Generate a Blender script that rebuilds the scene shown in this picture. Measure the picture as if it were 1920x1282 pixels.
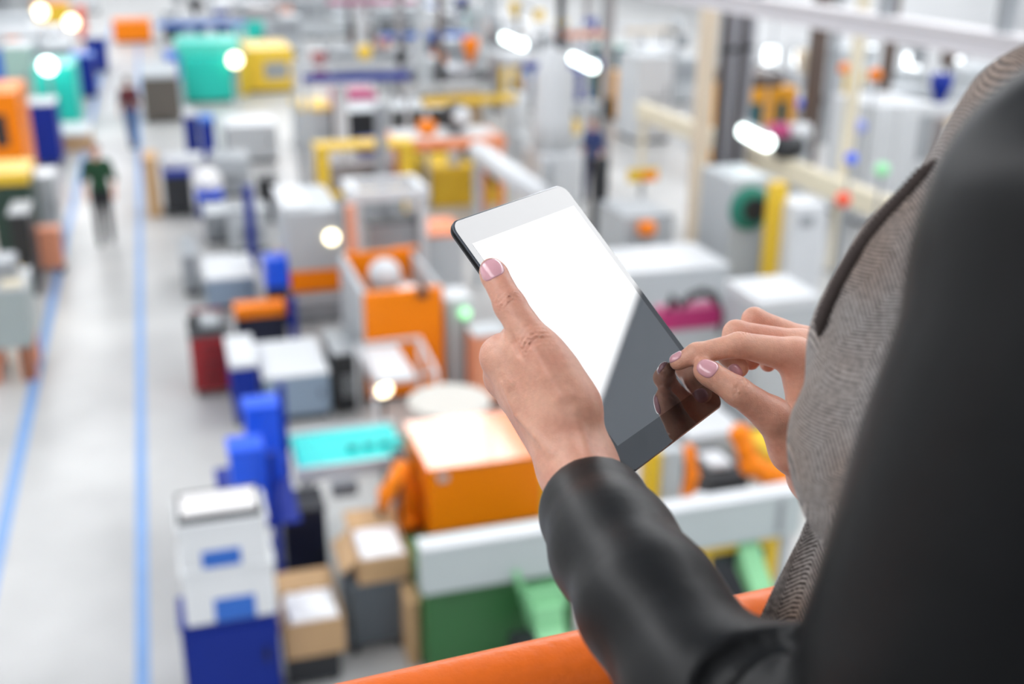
import bpy, bmesh, math, random
import numpy as np
from mathutils import Vector, Matrix
random.seed(7)
for o in list(bpy.data.objects): bpy.data.objects.remove(o)
SC = bpy.context.scene
COL = SC.collection
PI = math.pi
V = lambda *a: np.array(a, float)

# ------------------------------------------------------------------ camera
FPX, IW, IH = 2100.0, 1920, 1282
PITCH, YAW, ROLL = math.radians(21.1), math.radians(17.5), math.radians(0.5)
CAM = V(0, 0, 6.0)
FW = V(math.sin(YAW)*math.cos(PITCH), math.cos(YAW)*math.cos(PITCH), -math.sin(PITCH))
_r = V(math.cos(YAW), -math.sin(YAW), 0); _u = np.cross(_r, FW)
RT = math.cos(ROLL)*_r + math.sin(ROLL)*_u
UP = -math.sin(ROLL)*_r + math.cos(ROLL)*_u
cd = bpy.data.cameras.new('camera'); cam = bpy.data.objects.new('camera', cd); COL.objects.link(cam)
cam.matrix_world = Matrix(((RT[0], UP[0], -FW[0], CAM[0]), (RT[1], UP[1], -FW[1], CAM[1]), (RT[2], UP[2], -FW[2], CAM[2]), (0, 0, 0, 1)))
cd.sensor_width = 36.0; cd.lens = 36.0*FPX/IW
cd.clip_start = 0.02; cd.clip_end = 400
cd.dof.use_dof = True; cd.dof.focus_distance = 0.755; cd.dof.aperture_fstop = 3.8
SC.camera = cam

# ------------------------------------------------------------------ world, exposure
w = bpy.data.worlds.new('overcast'); SC.world = w; w.use_nodes = True
bg = w.node_tree.nodes['Background']
bg.inputs['Color'].default_value = (0.93, 0.96, 1.0, 1); bg.inputs['Strength'].default_value = 0.85
vs = SC.view_settings
vs.view_transform = 'Standard'; vs.look = 'None'; vs.gamma = 1.0; vs.exposure = 0.16; vs.use_curve_mapping = False
SKYLIGHT = 4.2          # radiance of the milky roof lights, added strips included
SC.cycles.use_denoising = True
SC.cycles.max_bounces = 6; SC.cycles.diffuse_bounces = 4; SC.cycles.glossy_bounces = 4; SC.cycles.sample_clamp_indirect = 6

# ------------------------------------------------------------------ pixel geometry helpers (real points in metres)
def ray(x, y): return RT*(x-IW/2)/FPX - UP*(y-IH/2)/FPX + FW
def G(x, y, z=0.0):
    d = ray(x, y); return CAM + d*((z-CAM[2])/d[2])
def atY(x, y, Y):
    d = ray(x, y); return CAM + d*(Y/d[1])
def Pz(x, y, z): return CAM + ray(x, y)*z

# ------------------------------------------------------------------ materials
MATS = {}
def mat(name, col, rough=0.5, metal=0.0, var=0.06, scale=6.0, bump=0.0, spec=0.5, emit=None, estr=0.0, coat=0.0):
    if name in MATS: return MATS[name]
    m = bpy.data.materials.new(name); m.use_nodes = True; MATS[name] = m
    nt = m.node_tree; b = nt.nodes['Principled BSDF']
    b.inputs['Roughness'].default_value = rough; b.inputs['Metallic'].default_value = metal
    b.inputs['Specular IOR Level'].default_value = spec
    b.inputs['Coat Weight'].default_value = coat; b.inputs['Coat Roughness'].default_value = 0.08
    b.inputs['Base Color'].default_value = (*col, 1)
    if var > 0:
        tc = nt.nodes.new('ShaderNodeTexCoord'); n = nt.nodes.new('ShaderNodeTexNoise')
        n.inputs['Scale'].default_value = scale; n.inputs['Detail'].default_value = 4
        nt.links.new(tc.outputs['Object'], n.inputs['Vector'])
        mx = nt.nodes.new('ShaderNodeMix'); mx.data_type = 'RGBA'
        mx.inputs[6].default_value = (*[c*(1-var) for c in col], 1); mx.inputs[7].default_value = (*[min(1, c*(1+var)) for c in col], 1)
        nt.links.new(n.outputs['Fac'], mx.inputs[0]); nt.links.new(mx.outputs[2], b.inputs['Base Color'])
        if bump > 0:
            bp = nt.nodes.new('ShaderNodeBump'); bp.inputs['Strength'].default_value = bump; bp.inputs['Distance'].default_value = 0.002
            nt.links.new(n.outputs['Fac'], bp.inputs['Height']); nt.links.new(bp.outputs['Normal'], b.inputs['Normal'])
    if emit:
        b.inputs['Emission Color'].default_value = (*emit, 1); b.inputs['Emission Strength'].default_value = estr
    return m

# ------------------------------------------------------------------ object helpers
def tag(o, label=None, cat=None, group=None, kind=None):
    if label: o['label'] = label
    if cat: o['category'] = cat
    if group: o['group'] = group
    if kind: o['kind'] = kind
    return o
def thing(name, label, cat, loc=(0, 0, 0), group=None, rz=0.0):
    o = bpy.data.objects.new(name, None); COL.objects.link(o); o.location = loc; o.rotation_euler = (0, 0, rz)
    o.empty_display_size = 0.1
    return tag(o, label, cat, group)
def link(name, me, m, parent=None, smooth=False, local=False):
    """one mesh object; vertices are given in world metres unless local"""
    if m: me.materials.append(m)
    if smooth:
        for p in me.polygons: p.use_smooth = True
    o = bpy.data.objects.new(name, me); COL.objects.link(o)
    if parent is not None:
        o.parent = parent
        if not local: o.matrix_parent_inverse = wm(parent).inverted()
    return o
def wm(o):
    m = Matrix.Translation(o.location) @ o.rotation_euler.to_matrix().to_4x4()
    return m if o.parent is None else wm(o.parent) @ o.matrix_parent_inverse @ m
def arr_mesh(name, v, f):
    me = bpy.data.meshes.new(name); me.from_pydata([tuple(map(float, q)) for q in v], [], [tuple(map(int, q)) for q in f]); me.update(); return me

class MB:
    """collects shapes into one mesh"""
    def __init__(s): s.bm = bmesh.new()
    def box(s, x0, x1, y0, y1, z0, z1, bev=0.0):
        b = bmesh.new()
        vs_ = [b.verts.new((x, y, z)) for z in (z0, z1) for y in (y0, y1) for x in (x0, x1)]
        for q in ((0, 2, 3, 1), (4, 5, 7, 6), (0, 1, 5, 4), (2, 6, 7, 3), (0, 4, 6, 2), (1, 3, 7, 5)): b.faces.new([vs_[i] for i in q])
        if bev > 0: bmesh.ops.bevel(b, geom=b.edges[:], offset=min(bev, 0.45*min(abs(x1-x0), abs(y1-y0), abs(z1-z0))), segments=2, affect='EDGES', profile=0.5)
        return s._add(b)
    def _add(s, b, M=None):
        if M is not None: bmesh.ops.transform(b, matrix=M, verts=b.verts)
        me = bpy.data.meshes.new('t'); b.to_mesh(me); b.free(); s.bm.from_mesh(me); bpy.data.meshes.remove(me); return s
    def obox(s, c, ax, sx, sy, sz, bev=0.0):
        """box centred at c, turned about z by ax (or by a matrix)"""
        t = MB(); t.box(-sx/2, sx/2, -sy/2, sy/2, -sz/2, sz/2, bev)
        R_ = ax.to_4x4() if hasattr(ax, 'to_4x4') else Matrix.Rotation(ax, 4, 'Z')
        return s._add(t.bm, Matrix.Translation(Vector(c)) @ R_)
    def tube(s, pts, r, n=12, cap=True):
        pts = [Vector(p) for p in pts]; rs = r if isinstance(r, (list, tuple)) else [r]*len(pts)
        b = s.bm; rings = []; prev = None
        for i, p in enumerate(pts):
            t = (pts[min(i+1, len(pts)-1)] - pts[max(i-1, 0)]).normalized()
            if prev is None:
                a = t.cross(Vector((0, 0, 1)) if abs(t.z) < 0.9 else Vector((1, 0, 0))).normalized()
            else:
                a = (prev - t*prev.dot(t)).normalized()
            prev = a; c = t.cross(a)
            rings.append([b.verts.new(p + (a*math.cos(2*PI*k/n) + c*math.sin(2*PI*k/n))*rs[i]) for k in range(n)])
        for A, B in zip(rings, rings[1:]):
            for k in range(n): b.faces.new((A[k], A[(k+1) % n], B[(k+1) % n], B[k]))
        if cap: b.faces.new(rings[0][::-1]); b.faces.new(rings[-1])
        return s
    def lathe(s, c, prof, n=20, axis='Z'):
        """prof: (radius, height) pairs about a vertical axis through c"""
        t = bmesh.new(); rings = []
        for r, h in prof:
            rings.append([t.verts.new((r*math.cos(2*PI*k/n), r*math.sin(2*PI*k/n), h)) for k in range(n)])
        for A, B in zip(rings, rings[1:]):
            for k in range(n): t.faces.new((A[k], A[(k+1) % n], B[(k+1) % n], B[k]))
        t.faces.new(rings[0][::-1]); t.faces.new(rings[-1])
        M = Matrix.Translation(Vector(c))
        if axis == 'X': M = M @ Matrix.Rotation(PI/2, 4, 'Y')
        if axis == 'Y': M = M @ Matrix.Rotation(-PI/2, 4, 'X')
        return s._add(t, M)
    def ball(s, c, r, sx=1, sy=1, sz=1):
        t = bmesh.new(); bmesh.ops.create_uvsphere(t, u_segments=16, v_segments=10, radius=r)
        return s._add(t, Matrix.Translation(Vector(c)) @ Matrix.Diagonal((sx, sy, sz, 1)))
    def prism(s, poly, axis, a0, a1):
        """polygon extruded along 'X','Y' or 'Z'"""
        def P(u, v, a): return {'X': (a, u, v), 'Y': (u, a, v), 'Z': (u, v, a)}[axis]
        A = [s.bm.verts.new(P(u, v, a0)) for u, v in poly]; B = [s.bm.verts.new(P(u, v, a1)) for u, v in poly]
        n = len(poly)
        for k in range(n): s.bm.faces.new((A[k], A[(k+1) % n], B[(k+1) % n], B[k]))
        s.bm.faces.new(A[::-1]); s.bm.faces.new(B); return s
    def build(s, name, m, parent=None, smooth=False):
        bmesh.ops.recalc_face_normals(s.bm, faces=s.bm.faces)
        me = bpy.data.meshes.new(name); s.bm.to_mesh(me); s.bm.free()
        return link(name, me, m, parent, smooth)

# ------------------------------------------------------------------ smooth bodies: distance fields meshed by surface nets
def smin(a, b, k):
    h = np.clip(0.5+0.5*(b-a)/k, 0, 1); return b*(1-h)+a*h-k*h*(1-h)
def smax(a, b, k): return -smin(-a, -b, k)
def cone(p, a, b, ra, rb):
    ba = b-a; pa = p-a; t = np.clip(pa@ba/(ba@ba), 0, 1)
    return np.linalg.norm(pa-t[:, None]*ba, axis=1) - (ra+t*(rb-ra))
def chain(p, pts, rs, k=0.004):
    d = None
    for i in range(len(pts)-1):
        e = cone(p, pts[i], pts[i+1], rs[i], rs[i+1]); d = e if d is None else smin(d, e, k)
    return d
def ell(p, c, r, A=None):
    q = p-c
    if A is not None: q = q@np.asarray(A).T
    r = np.asarray(r, float); k0 = np.linalg.norm(q/r, axis=1); k1 = np.linalg.norm(q/r**2, axis=1)+1e-9
    return k0*(k0-1)/k1
def nets(f, lo, hi, h, mult=4):
    lo = np.asarray(lo, float); n = (np.ceil((np.asarray(hi)-lo)/(h*mult)).astype(int))*mult + 1
    ax = [lo[i]+h*np.arange(n[i]) for i in range(3)]
    ca = [a[::mult] for a in ax]
    CG = np.stack(np.meshgrid(*ca, indexing='ij'), -1); cs = CG.shape[:3]
    cv = f(CG.reshape(-1, 3)).reshape(cs)
    val = cv
    for i in range(3):
        val = np.repeat(val, mult, axis=i)
    sl = tuple(slice(mult//2, mult//2+n[i]) for i in range(3))
    val = val[sl].copy() if all(val.shape[i] >= mult//2+n[i] for i in range(3)) else val[:n[0], :n[1], :n[2]].copy()
    mask = np.abs(val) < h*mult*2.2
    idx = np.argwhere(mask)
    pts = lo + idx*h
    out = np.empty(len(pts))
    for s0 in range(0, len(pts), 200000): out[s0:s0+200000] = f(pts[s0:s0+200000])
    val[mask] = out
    ins = val < 0
    nx, ny, nz = n
    c8 = np.zeros((nx-1, ny-1, nz-1), np.int8)
    offs = [(i, j, k) for i in (0, 1) for j in (0, 1) for k in (0, 1)]
    for i, j, k in offs: c8 += ins[i:nx-1+i, j:ny-1+j, k:nz-1+k]
    act = np.argwhere((c8 > 0) & (c8 < 8))
    ids = -np.ones((nx-1, ny-1, nz-1), int); ids[tuple(act.T)] = np.arange(len(act))
    acc = np.zeros((len(act), 3)); cnt = np.zeros(len(act))
    cv8 = {o_: val[tuple((act+o_).T)] for o_ in offs}
    for a in offs:
        for d in range(3):
            if a[d]: continue
            b = list(a); b[d] = 1; b = tuple(b); va, vb = cv8[a], cv8[b]; m_ = (va < 0) != (vb < 0)
            t = np.where(m_, va/np.where(m_, va-vb, 1), 0)
            pos = np.tile(np.array(a, float), (len(act), 1)); pos[:, d] += t
            acc[m_] += pos[m_]; cnt[m_] += 1
    verts = lo + (act + acc/cnt[:, None])*h
    faces = []
    for d in range(3):
        u, v_ = (d+1) % 3, (d+2) % 3
        A = [slice(None)]*3; B = [slice(None)]*3; A[d] = slice(0, n[d]-1); B[d] = slice(1, n[d])
        ia, ib = ins[tuple(A)], ins[tuple(B)]
        e = np.argwhere(ia != ib)
        e = e[(e[:, u] > 0) & (e[:, v_] > 0) & (e[:, u] < n[u]-1) & (e[:, v_] < n[v_]-1)]
        fl = ia[tuple(e.T)]
        def cid(du, dv):
            c = e.copy(); c[:, u] -= du; c[:, v_] -= dv; return ids[tuple(c.T)]
        q = np.stack([cid(1, 1), cid(0, 1), cid(0, 0), cid(1, 0)], 1)
        q[~fl] = q[~fl][:, ::-1]; faces.append(q)
    return verts, np.concatenate(faces)
def hit(f, x, y, z0=0.25, z1=1.1):
    """first point of the field f along the sight line of a pixel"""
    d = ray(x, y); L = np.linalg.norm(d); t = z0
    for _ in range(200):
        p = CAM+d*t; s = f(p[None])[0]
        if s < 2e-4: return p
        t += max(s, 2e-4)/L
        if t > z1: break
    return None
def grad(f, p, e=4e-4):
    P = np.array([p+V(e, 0, 0), p-V(e, 0, 0), p+V(0, e, 0), p-V(0, e, 0), p+V(0, 0, e), p-V(0, 0, e)]); s = f(P)
    g = V(s[0]-s[1], s[2]-s[3], s[4]-s[5]); return g/(np.linalg.norm(g)+1e-12)
def unit(v): v = np.asarray(v, float); return v/np.linalg.norm(v)
# ================================================================== THE HALL
def struct(name, mb, m, smooth=False):
    o = mb.build(name, m, None, smooth); o['kind'] = 'structure'; return o
def floor_material():
    m, nt, b, tc = None, None, None, None
    m = bpy.data.materials.new('polished_concrete'); m.use_nodes = True; nt = m.node_tree; b = nt.nodes['Principled BSDF']
    tc = nt.nodes.new('ShaderNodeTexCoord'); n1 = nt.nodes.new('ShaderNodeTexNoise'); n1.inputs['Scale'].default_value = 0.55; n1.inputs['Detail'].default_value = 6
    nt.links.new(tc.outputs['Object'], n1.inputs['Vector']); cr = nt.nodes.new('ShaderNodeValToRGB'); nt.links.new(n1.outputs['Fac'], cr.inputs[0])
    cr.color_ramp.elements[0].position = 0.36; cr.color_ramp.elements[0].color = (0.40, 0.40, 0.395, 1)
    cr.color_ramp.elements[1].position = 0.66; cr.color_ramp.elements[1].color = (0.52, 0.52, 0.51, 1)
    nt.links.new(cr.outputs['Color'], b.inputs['Base Color']); b.inputs['Roughness'].default_value = 0.38
    return m
FLOOR_M = floor_material()
struct('floor', MB().box(-30, 45, -6, 92, -0.2, 0.0), FLOOR_M)
line_blue = mat('blue_floor_paint', (0.17, 0.32, 0.60), 0.45, 0, 0.12, 3)
struct('trim_1', MB().box(-2.03, -1.89, 3, 70, 0.0, 0.004), line_blue)
struct('trim_2', MB().box(-0.66, -0.54, 3, 70, 0.0, 0.004), line_blue)
roof_m = mat('grey_blue_roof_sheet', (0.70, 0.76, 0.84), 0.7, 0, 0.05, 1)
sky_m = mat('roof_and_fill_light', (0.8, 0.8, 0.8), 0.5, 0, 0.0, emit=(0.97, 0.98, 1.0), estr=SKYLIGHT)
RX = [(-14, -6.2, 0), (-6.2, -2.9, 1), (-2.9, 4.5, 0), (4.5, 7.86, 1), (7.86, 15.5, 0), (15.5, 19.5, 1), (19.5, 25.5, 0), (25.5, 29.5, 1), (29.5, 45, 0)]  # tablet reflection gives the strip right of centre; other lit strips added for brightness
k = 0
for a, b, s in RX:
    if s: k += 1; struct('window_%d' % k, MB().box(a, b, -14, 90, 10.0, 10.1), sky_m)
cm = MB()
for a, b, s in RX:
    if not s: cm.box(a, b, -14, 90, 10.0, 10.15)
struct('ceiling', cm, roof_m)
struct('wall_back', MB().box(-30, 45, 90, 90.3, 0, 10), mat('white_cladding', (0.80, 0.81, 0.82), 0.7, 0, 0.05, 0.6))
struct('wall_right', MB().box(45, 45.3, -6, 90, 0, 10), mat('white_cladding', (0.80, 0.81, 0.82)))
struct('floor_gallery', MB().box(-4, 6, -4, 0.95, 4.38, 4.5), mat('gallery_steel', (0.07, 0.07, 0.075), 0.6, 0.0, 0.1, 5))
struct('wall_front_fill', MB().box(-14, 45, -4.4, -4.1, 0, 10), mat('pale_fill_wall', (0.72, 0.73, 0.75), 0.7, 0, 0.05, 0.6))  # unseen wall added behind the camera to block sky and bounce light
# ================================================================== FOREGROUND
# ------------------------------------------------------------------ special materials
def node_mat(name, rough, spec=0.5):
    m = bpy.data.materials.new(name); m.use_nodes = True
    nt = m.node_tree; b = nt.nodes['Principled BSDF']; b.inputs['Roughness'].default_value = rough; b.inputs['Specular IOR Level'].default_value = spec
    tc = nt.nodes.new('ShaderNodeTexCoord')
    return m, nt, b, tc
def N_(nt, kind, **kw):
    n = nt.nodes.new(kind)
    for k, v in kw.items():
        if hasattr(n, k): setattr(n, k, v)
        else: n.inputs[k].default_value = v
    return n
def skin_material():
    m, nt, b, tc = node_mat('skin', 0.42, 0.4)
    n1 = N_(nt, 'ShaderNodeTexNoise', Scale=38.0, Detail=5.0); n2 = N_(nt, 'ShaderNodeTexNoise', Scale=260.0, Detail=3.0)
    vo = N_(nt, 'ShaderNodeTexVoronoi', Scale=900.0)
    for n in (n1, n2, vo): nt.links.new(tc.outputs['Object'], n.inputs['Vector'])
    cr = N_(nt, 'ShaderNodeValToRGB'); nt.links.new(n1.outputs['Fac'], cr.inputs[0])
    cr.color_ramp.elements[0].position = 0.34; cr.color_ramp.elements[0].color = (0.70, 0.33, 0.23, 1)
    cr.color_ramp.elements[1].position = 0.66; cr.color_ramp.elements[1].color = (0.82, 0.45, 0.32, 1)
    mx = N_(nt, 'ShaderNodeMix', data_type='RGBA', blend_type='MULTIPLY'); mx.inputs[0].default_value = 0.22
    nt.links.new(cr.outputs['Color'], mx.inputs[6]); nt.links.new(n2.outputs['Fac'], mx.inputs[7]); nt.links.new(mx.outputs[2], b.inputs['Base Color'])
    bp = N_(nt, 'ShaderNodeBump', Strength=0.22, Distance=0.0006); nt.links.new(vo.outputs['Distance'], bp.inputs['Height'])
    bp2 = N_(nt, 'ShaderNodeBump', Strength=0.25, Distance=0.0008); nt.links.new(n2.outputs['Fac'], bp2.inputs['Height'])
    nt.links.new(bp.outputs['Normal'], bp2.inputs['Normal']); nt.links.new(bp2.outputs['Normal'], b.inputs['Normal'])
    b.inputs['Subsurface Weight'].default_value = 0.25; b.inputs['Subsurface Radius'].default_value = (1.0, 0.35, 0.2); b.inputs['Subsurface Scale'].default_value = 0.004
    return m
def leather_material():
    m, nt, b, tc = node_mat('black_leather', 0.44, 0.29)
    n1 = N_(nt, 'ShaderNodeTexNoise', Scale=14.0, Detail=4.0); vo = N_(nt, 'ShaderNodeTexVoronoi', Scale=620.0); n3 = N_(nt, 'ShaderNodeTexNoise', Scale=30.0, Detail=3.0)
    for n in (n1, vo, n3): nt.links.new(tc.outputs['Object'], n.inputs['Vector'])
    cr = N_(nt, 'ShaderNodeValToRGB'); nt.links.new(n1.outputs['Fac'], cr.inputs[0])
    cr.color_ramp.elements[0].color = (0.004, 0.0043, 0.0047, 1); cr.color_ramp.elements[1].color = (0.007, 0.0074, 0.008, 1)
    nt.links.new(cr.outputs['Color'], b.inputs['Base Color'])
    bp = N_(nt, 'ShaderNodeBump', Strength=0.10, Distance=0.0006); nt.links.new(vo.outputs['Distance'], bp.inputs['Height'])
    bp2 = N_(nt, 'ShaderNodeBump', Strength=0.2, Distance=0.004); nt.links.new(n3.outputs['Fac'], bp2.inputs['Height'])
    nt.links.new(bp.outputs['Normal'], bp2.inputs['Normal']); nt.links.new(bp2.outputs['Normal'], b.inputs['Normal'])
    return m
def tweed_material():
    """herringbone wool: rows of slanted ribs that change direction every 9 mm"""
    m, nt, b, tc = node_mat('herringbone_tweed', 0.9, 0.2)
    sx = N_(nt, 'ShaderNodeSeparateXYZ'); nt.links.new(tc.outputs['Object'], sx.inputs[0])
    def M(op, a, c=None):
        n = N_(nt, 'ShaderNodeMath', operation=op)
        for i, q in enumerate((a, c)):
            if q is None: continue
            if isinstance(q, (int, float)): n.inputs[i].default_value = q
            else: nt.links.new(q, n.inputs[i])
        return n.outputs[0]
    across = M('SUBTRACT', M('MULTIPLY', sx.outputs['X'], 0.868), M('ADD', M('MULTIPLY', sx.outputs['Y'], 0.273), M('MULTIPLY', sx.outputs['Z'], 0.42)))
    along = M('ADD', M('MULTIPLY', sx.outputs['Z'], 0.91), M('SUBTRACT', M('MULTIPLY', sx.outputs['X'], 0.40), M('MULTIPLY', sx.outputs['Y'], 0.126)))
    zig = M('PINGPONG', across, 0.0075)
    s = M('SINE', M('MULTIPLY', M('ADD', along, M('MULTIPLY', zig, 1.3)), 2*PI/0.0023))
    n1 = N_(nt, 'ShaderNodeTexNoise', Scale=420.0, Detail=3.0); n2 = N_(nt, 'ShaderNodeTexNoise', Scale=9.0, Detail=3.0)
    for n in (n1, n2): nt.links.new(tc.outputs['Object'], n.inputs['Vector'])
    v = M('ADD', M('MULTIPLY', s, 0.30), n1.outputs['Fac'])
    cr = N_(nt, 'ShaderNodeValToRGB'); nt.links.new(v, cr.inputs[0])
    cr.color_ramp.elements[0].position = 0.22; cr.color_ramp.elements[0].color = (0.055, 0.045, 0.042, 1)
    cr.color_ramp.elements[1].position = 0.78; cr.color_ramp.elements[1].color = (0.40, 0.375, 0.36, 1)
    cr2 = N_(nt, 'ShaderNodeValToRGB'); nt.links.new(n2.outputs['Fac'], cr2.inputs[0])
    cr2.color_ramp.elements[0].position = 0.4; cr2.color_ramp.elements[0].color = (0.84, 0.66, 0.54, 1); cr2.color_ramp.elements[1].position = 0.6; cr2.color_ramp.elements[1].color = (1, 1, 1, 1)
    mx = N_(nt, 'ShaderNodeMix', data_type='RGBA', blend_type='MULTIPLY'); mx.inputs[0].default_value = 1.0
    nt.links.new(cr.outputs['Color'], mx.inputs[6]); nt.links.new(cr2.outputs['Color'], mx.inputs[7]); nt.links.new(mx.outputs[2], b.inputs['Base Color'])
    bp = N_(nt, 'ShaderNodeBump', Strength=0.6, Distance=0.0012); nt.links.new(v, bp.inputs['Height']); nt.links.new(bp.outputs['Normal'], b.inputs['Normal'])
    b.inputs['Sheen Weight'].default_value = 0.3
    return m
SKIN = skin_material(); LEATHER = leather_material(); TWEED = tweed_material()
NAIL = mat('pink_nail_polish', (0.70, 0.36, 0.40), 0.18, 0, 0.03, 200, 0, 0.5, coat=0.6)
GAPSHADE = mat('dark_brown_gap_shade', (0.05, 0.036, 0.032), 0.9, 0, 0.3, 300)  # dark colour painted for the shaded gap at the lapel

# ------------------------------------------------------------------ tablet (local axes: width, height, front normal)
TO = V(0.25923688, 0.57377692, 5.66967122); TX = unit(V(0.80273049, 0.59626651, 0.00948765)); TY = V(-0.4311606, 0.56931682, 0.69998493)
TY = unit(TY-TX*(TX@TY)); TN = np.cross(TX, TY)
TW, TH, TD = 0.1347, 0.2003, 0.0072
def T(a, b, c): return TO + TX*a + TY*b + TN*c
def Pc(x, y, c):
    d = ray(x, y); return CAM + d*(((TO-CAM)@TN+c)/(d@TN))
tab = thing('tablet', 'black tablet computer with a shining white screen held in the left hand', 'tablet')
tab.matrix_world = Matrix(((TX[0], TY[0], TN[0], TO[0]), (TX[1], TY[1], TN[1], TO[1]), (TX[2], TY[2], TN[2], TO[2]), (0, 0, 0, 1)))
def rrect(ins, z, r=0.009, n=10):
    r = max(r-ins, 0.0003); out = []
    for cx, cy, a0 in ((TW-ins-r, ins+r, -PI/2), (TW-ins-r, TH-ins-r, 0), (ins+r, TH-ins-r, PI/2), (ins+r, ins+r, PI)):
        for k in range(n+1):
            a = a0+PI/2*k/n; out.append((cx+r*math.cos(a), cy+r*math.sin(a), z))
    return out
def loops(name, ls, m, close=(True, True)):
    v = [p for l in ls for p in l]; n = len(ls[0]); f = []
    for i in range(len(ls)-1):
        for k in range(n): f.append((i*n+k, i*n+(k+1) % n, (i+1)*n+(k+1) % n, (i+1)*n+k))
    if close[0]: f.append(tuple(range(n))[::-1])
    if close[1]: f.append(tuple(range((len(ls)-1)*n, len(ls)*n)))
    return link(name, arr_mesh(name, v, f), m, tab, False, True)
shell_m = mat('black_anodised_metal', (0.012, 0.013, 0.015), 0.3, 0.6, 0.0)
def mirror(name, col, ior):
    m = mat(name, col, 0.012, 0, 0.0); m.node_tree.nodes['Principled BSDF'].inputs['IOR'].default_value = ior; return m
loops('back_shell', [rrect(0.006, -TD), rrect(0.003, -TD+0.0004), rrect(0.0012, -TD+0.0016), rrect(0.0002, -TD+0.0036), rrect(0, -0.0012)], shell_m, (True, False))
loops('chamfer_edge', [rrect(0, -0.0012), rrect(0.0, -0.0009), rrect(0.0007, -0.0003)], mat('polished_edge', (0.30, 0.31, 0.33), 0.15, 1.0, 0.0), (False, False))
loops('front_glass', [rrect(0.0007, -0.0006), rrect(0.0007, -0.0002), rrect(0.0011, 0.0)], mirror('black_glass', (0.004, 0.004, 0.005), 2.2), (True, True))
sb = (0.0068, 0.0195)
dm = mirror('display_glass', (0.012, 0.013, 0.016), 3.3)
link('display', arr_mesh('display', [(sb[0], sb[1], 0.00008), (TW-sb[0], sb[1], 0.00008), (TW-sb[0], TH-sb[1], 0.00008), (sb[0], TH-sb[1], 0.00008)], [(0, 1, 2, 3)]), dm, tab, False, True)
bt = MB(); bt.obox((0.02, TH+0.0002, -0.0045), 0, 0.012, 0.0012, 0.002, 0.0004)
me = bpy.data.meshes.new('power_button'); bt.bm.to_mesh(me); bt.bm.free(); link('power_button', me, shell_m, tab, False, True)
def tabdist(p):
    q = p-TO; a, b, c = q@TX, q@TY, q@TN
    d = np.stack([np.abs(a-TW/2)-TW/2, np.abs(b-TH/2)-TH/2, np.abs(c+TD/2)-TD/2], 1)
    return np.linalg.norm(np.maximum(d, 0), axis=1)+np.minimum(d.max(1), 0)

# ------------------------------------------------------------------ orange handrail of the gallery
rail = thing('handrail', 'orange painted tubular handrail in front of the woman in the leather sleeves', 'handrail', (0, 0.655, 4.5))
RY, RZ, RR = 0.662, 5.459, 0.027
orange_paint = mat('orange_gloss_paint', (0.88, 0.17, 0.018), 0.32, 0, 0.08, 90, 0.5)
m_ = MB(); m_.tube([(x, RY+.055*(x-.25), RZ) for x in np.linspace(-2.6, 3.4, 40)], RR, 28); m_.build('top_rail', orange_paint, rail, True)
for z in (4.98,):
    m_ = MB(); m_.tube([(-2.6, RY-.157, z), (3.4, RY+.173, z)], 0.018, 16); m_.build('middle_rail', orange_paint, rail, True)
for x in (-2.4, -0.9, 1.1, 3.1):
    m_ = MB(); m_.tube([(x, RY+.055*(x-.25), 4.5), (x, RY+.055*(x-.25), RZ)], 0.021, 16); m_.build('post', orange_paint, rail, True)

# ------------------------------------------------------------------ left hand (holds the tablet)
wr = T(-.027, .022, -.008); elbL = Pz(1700, 1400, .47)
E3 = lambda a, b, c: TX*a+TY*b+TN*c
ew = unit(E3(.5, -.6, -.63))
iM, mM, rM, pM = Pz(940, 668, .714), Pz(947, 706, .728), T(.003, .086, -.041), T(.011, .076, -.049)
tT, tI, tM, tC = Pc(925, 512, .0072), Pc(956, 572, .0108), Pc(1004, 648, .0135), Pc(1070, 768, .010)
SLc = [Pz(*q) for q in ((1120, 962, .655), (1151, 1024, .618), (1220, 1136, .567), (1328, 1305, .515))]+[elbL]
farmL = SLc[2]
LF = dict(index=([iM, T(.019, .117, -.028), T(.040, .118, -.0195), T(.057, .117, -.0165)], [.0125, .0096, .0085, .0075]),
          middle=([mM, T(.033, .099, -.034), T(.055, .099, -.0215), T(.072, .098, -.0165)], [.0128, .0098, .0086, .0076]),
          ring=([rM, T(.040, .083, -.037), T(.058, .082, -.0225), T(.073, .081, -.0165)], [.012, .0092, .0082, .0074]),
          pinky=([pM, T(.039, .068, -.037), T(.052, .067, -.024), T(.062, .066, -.0158)], [.0108, .0082, .0074, .0068]))
_wrR, _wrU = wr-ew*.010, wr+ew*.016
vein = [Pz(1000, 790, .690), Pz(1040, 812, .684), Pz(1062, 850, .676)]
def wrinkles(p, c, ax, dors, amp, sig, lam, wid):
    amp = amp*2.2
    q = p-c; s = q@ax; lat = q@np.cross(ax, dors); up = q@dors
    wob = 0.0010*np.sin(lat*700)+0.0006*np.sin(lat*1700+1)
    return amp*np.exp(-(s/sig)**2)*np.exp(-(lat/wid)**4)*np.clip(up/0.006, 0, 1)*(0.5+0.5*np.cos(2*PI*(s+wob)/lam))
_dT = -unit(ray(955, 575)); _axT = unit(tT-tI); _dorsT = unit(_dT-_axT*(_axT@_dT))
_axM = unit(tI-tM); _dorsM = unit(_dT-_axM*(_axM@_dT))
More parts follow.
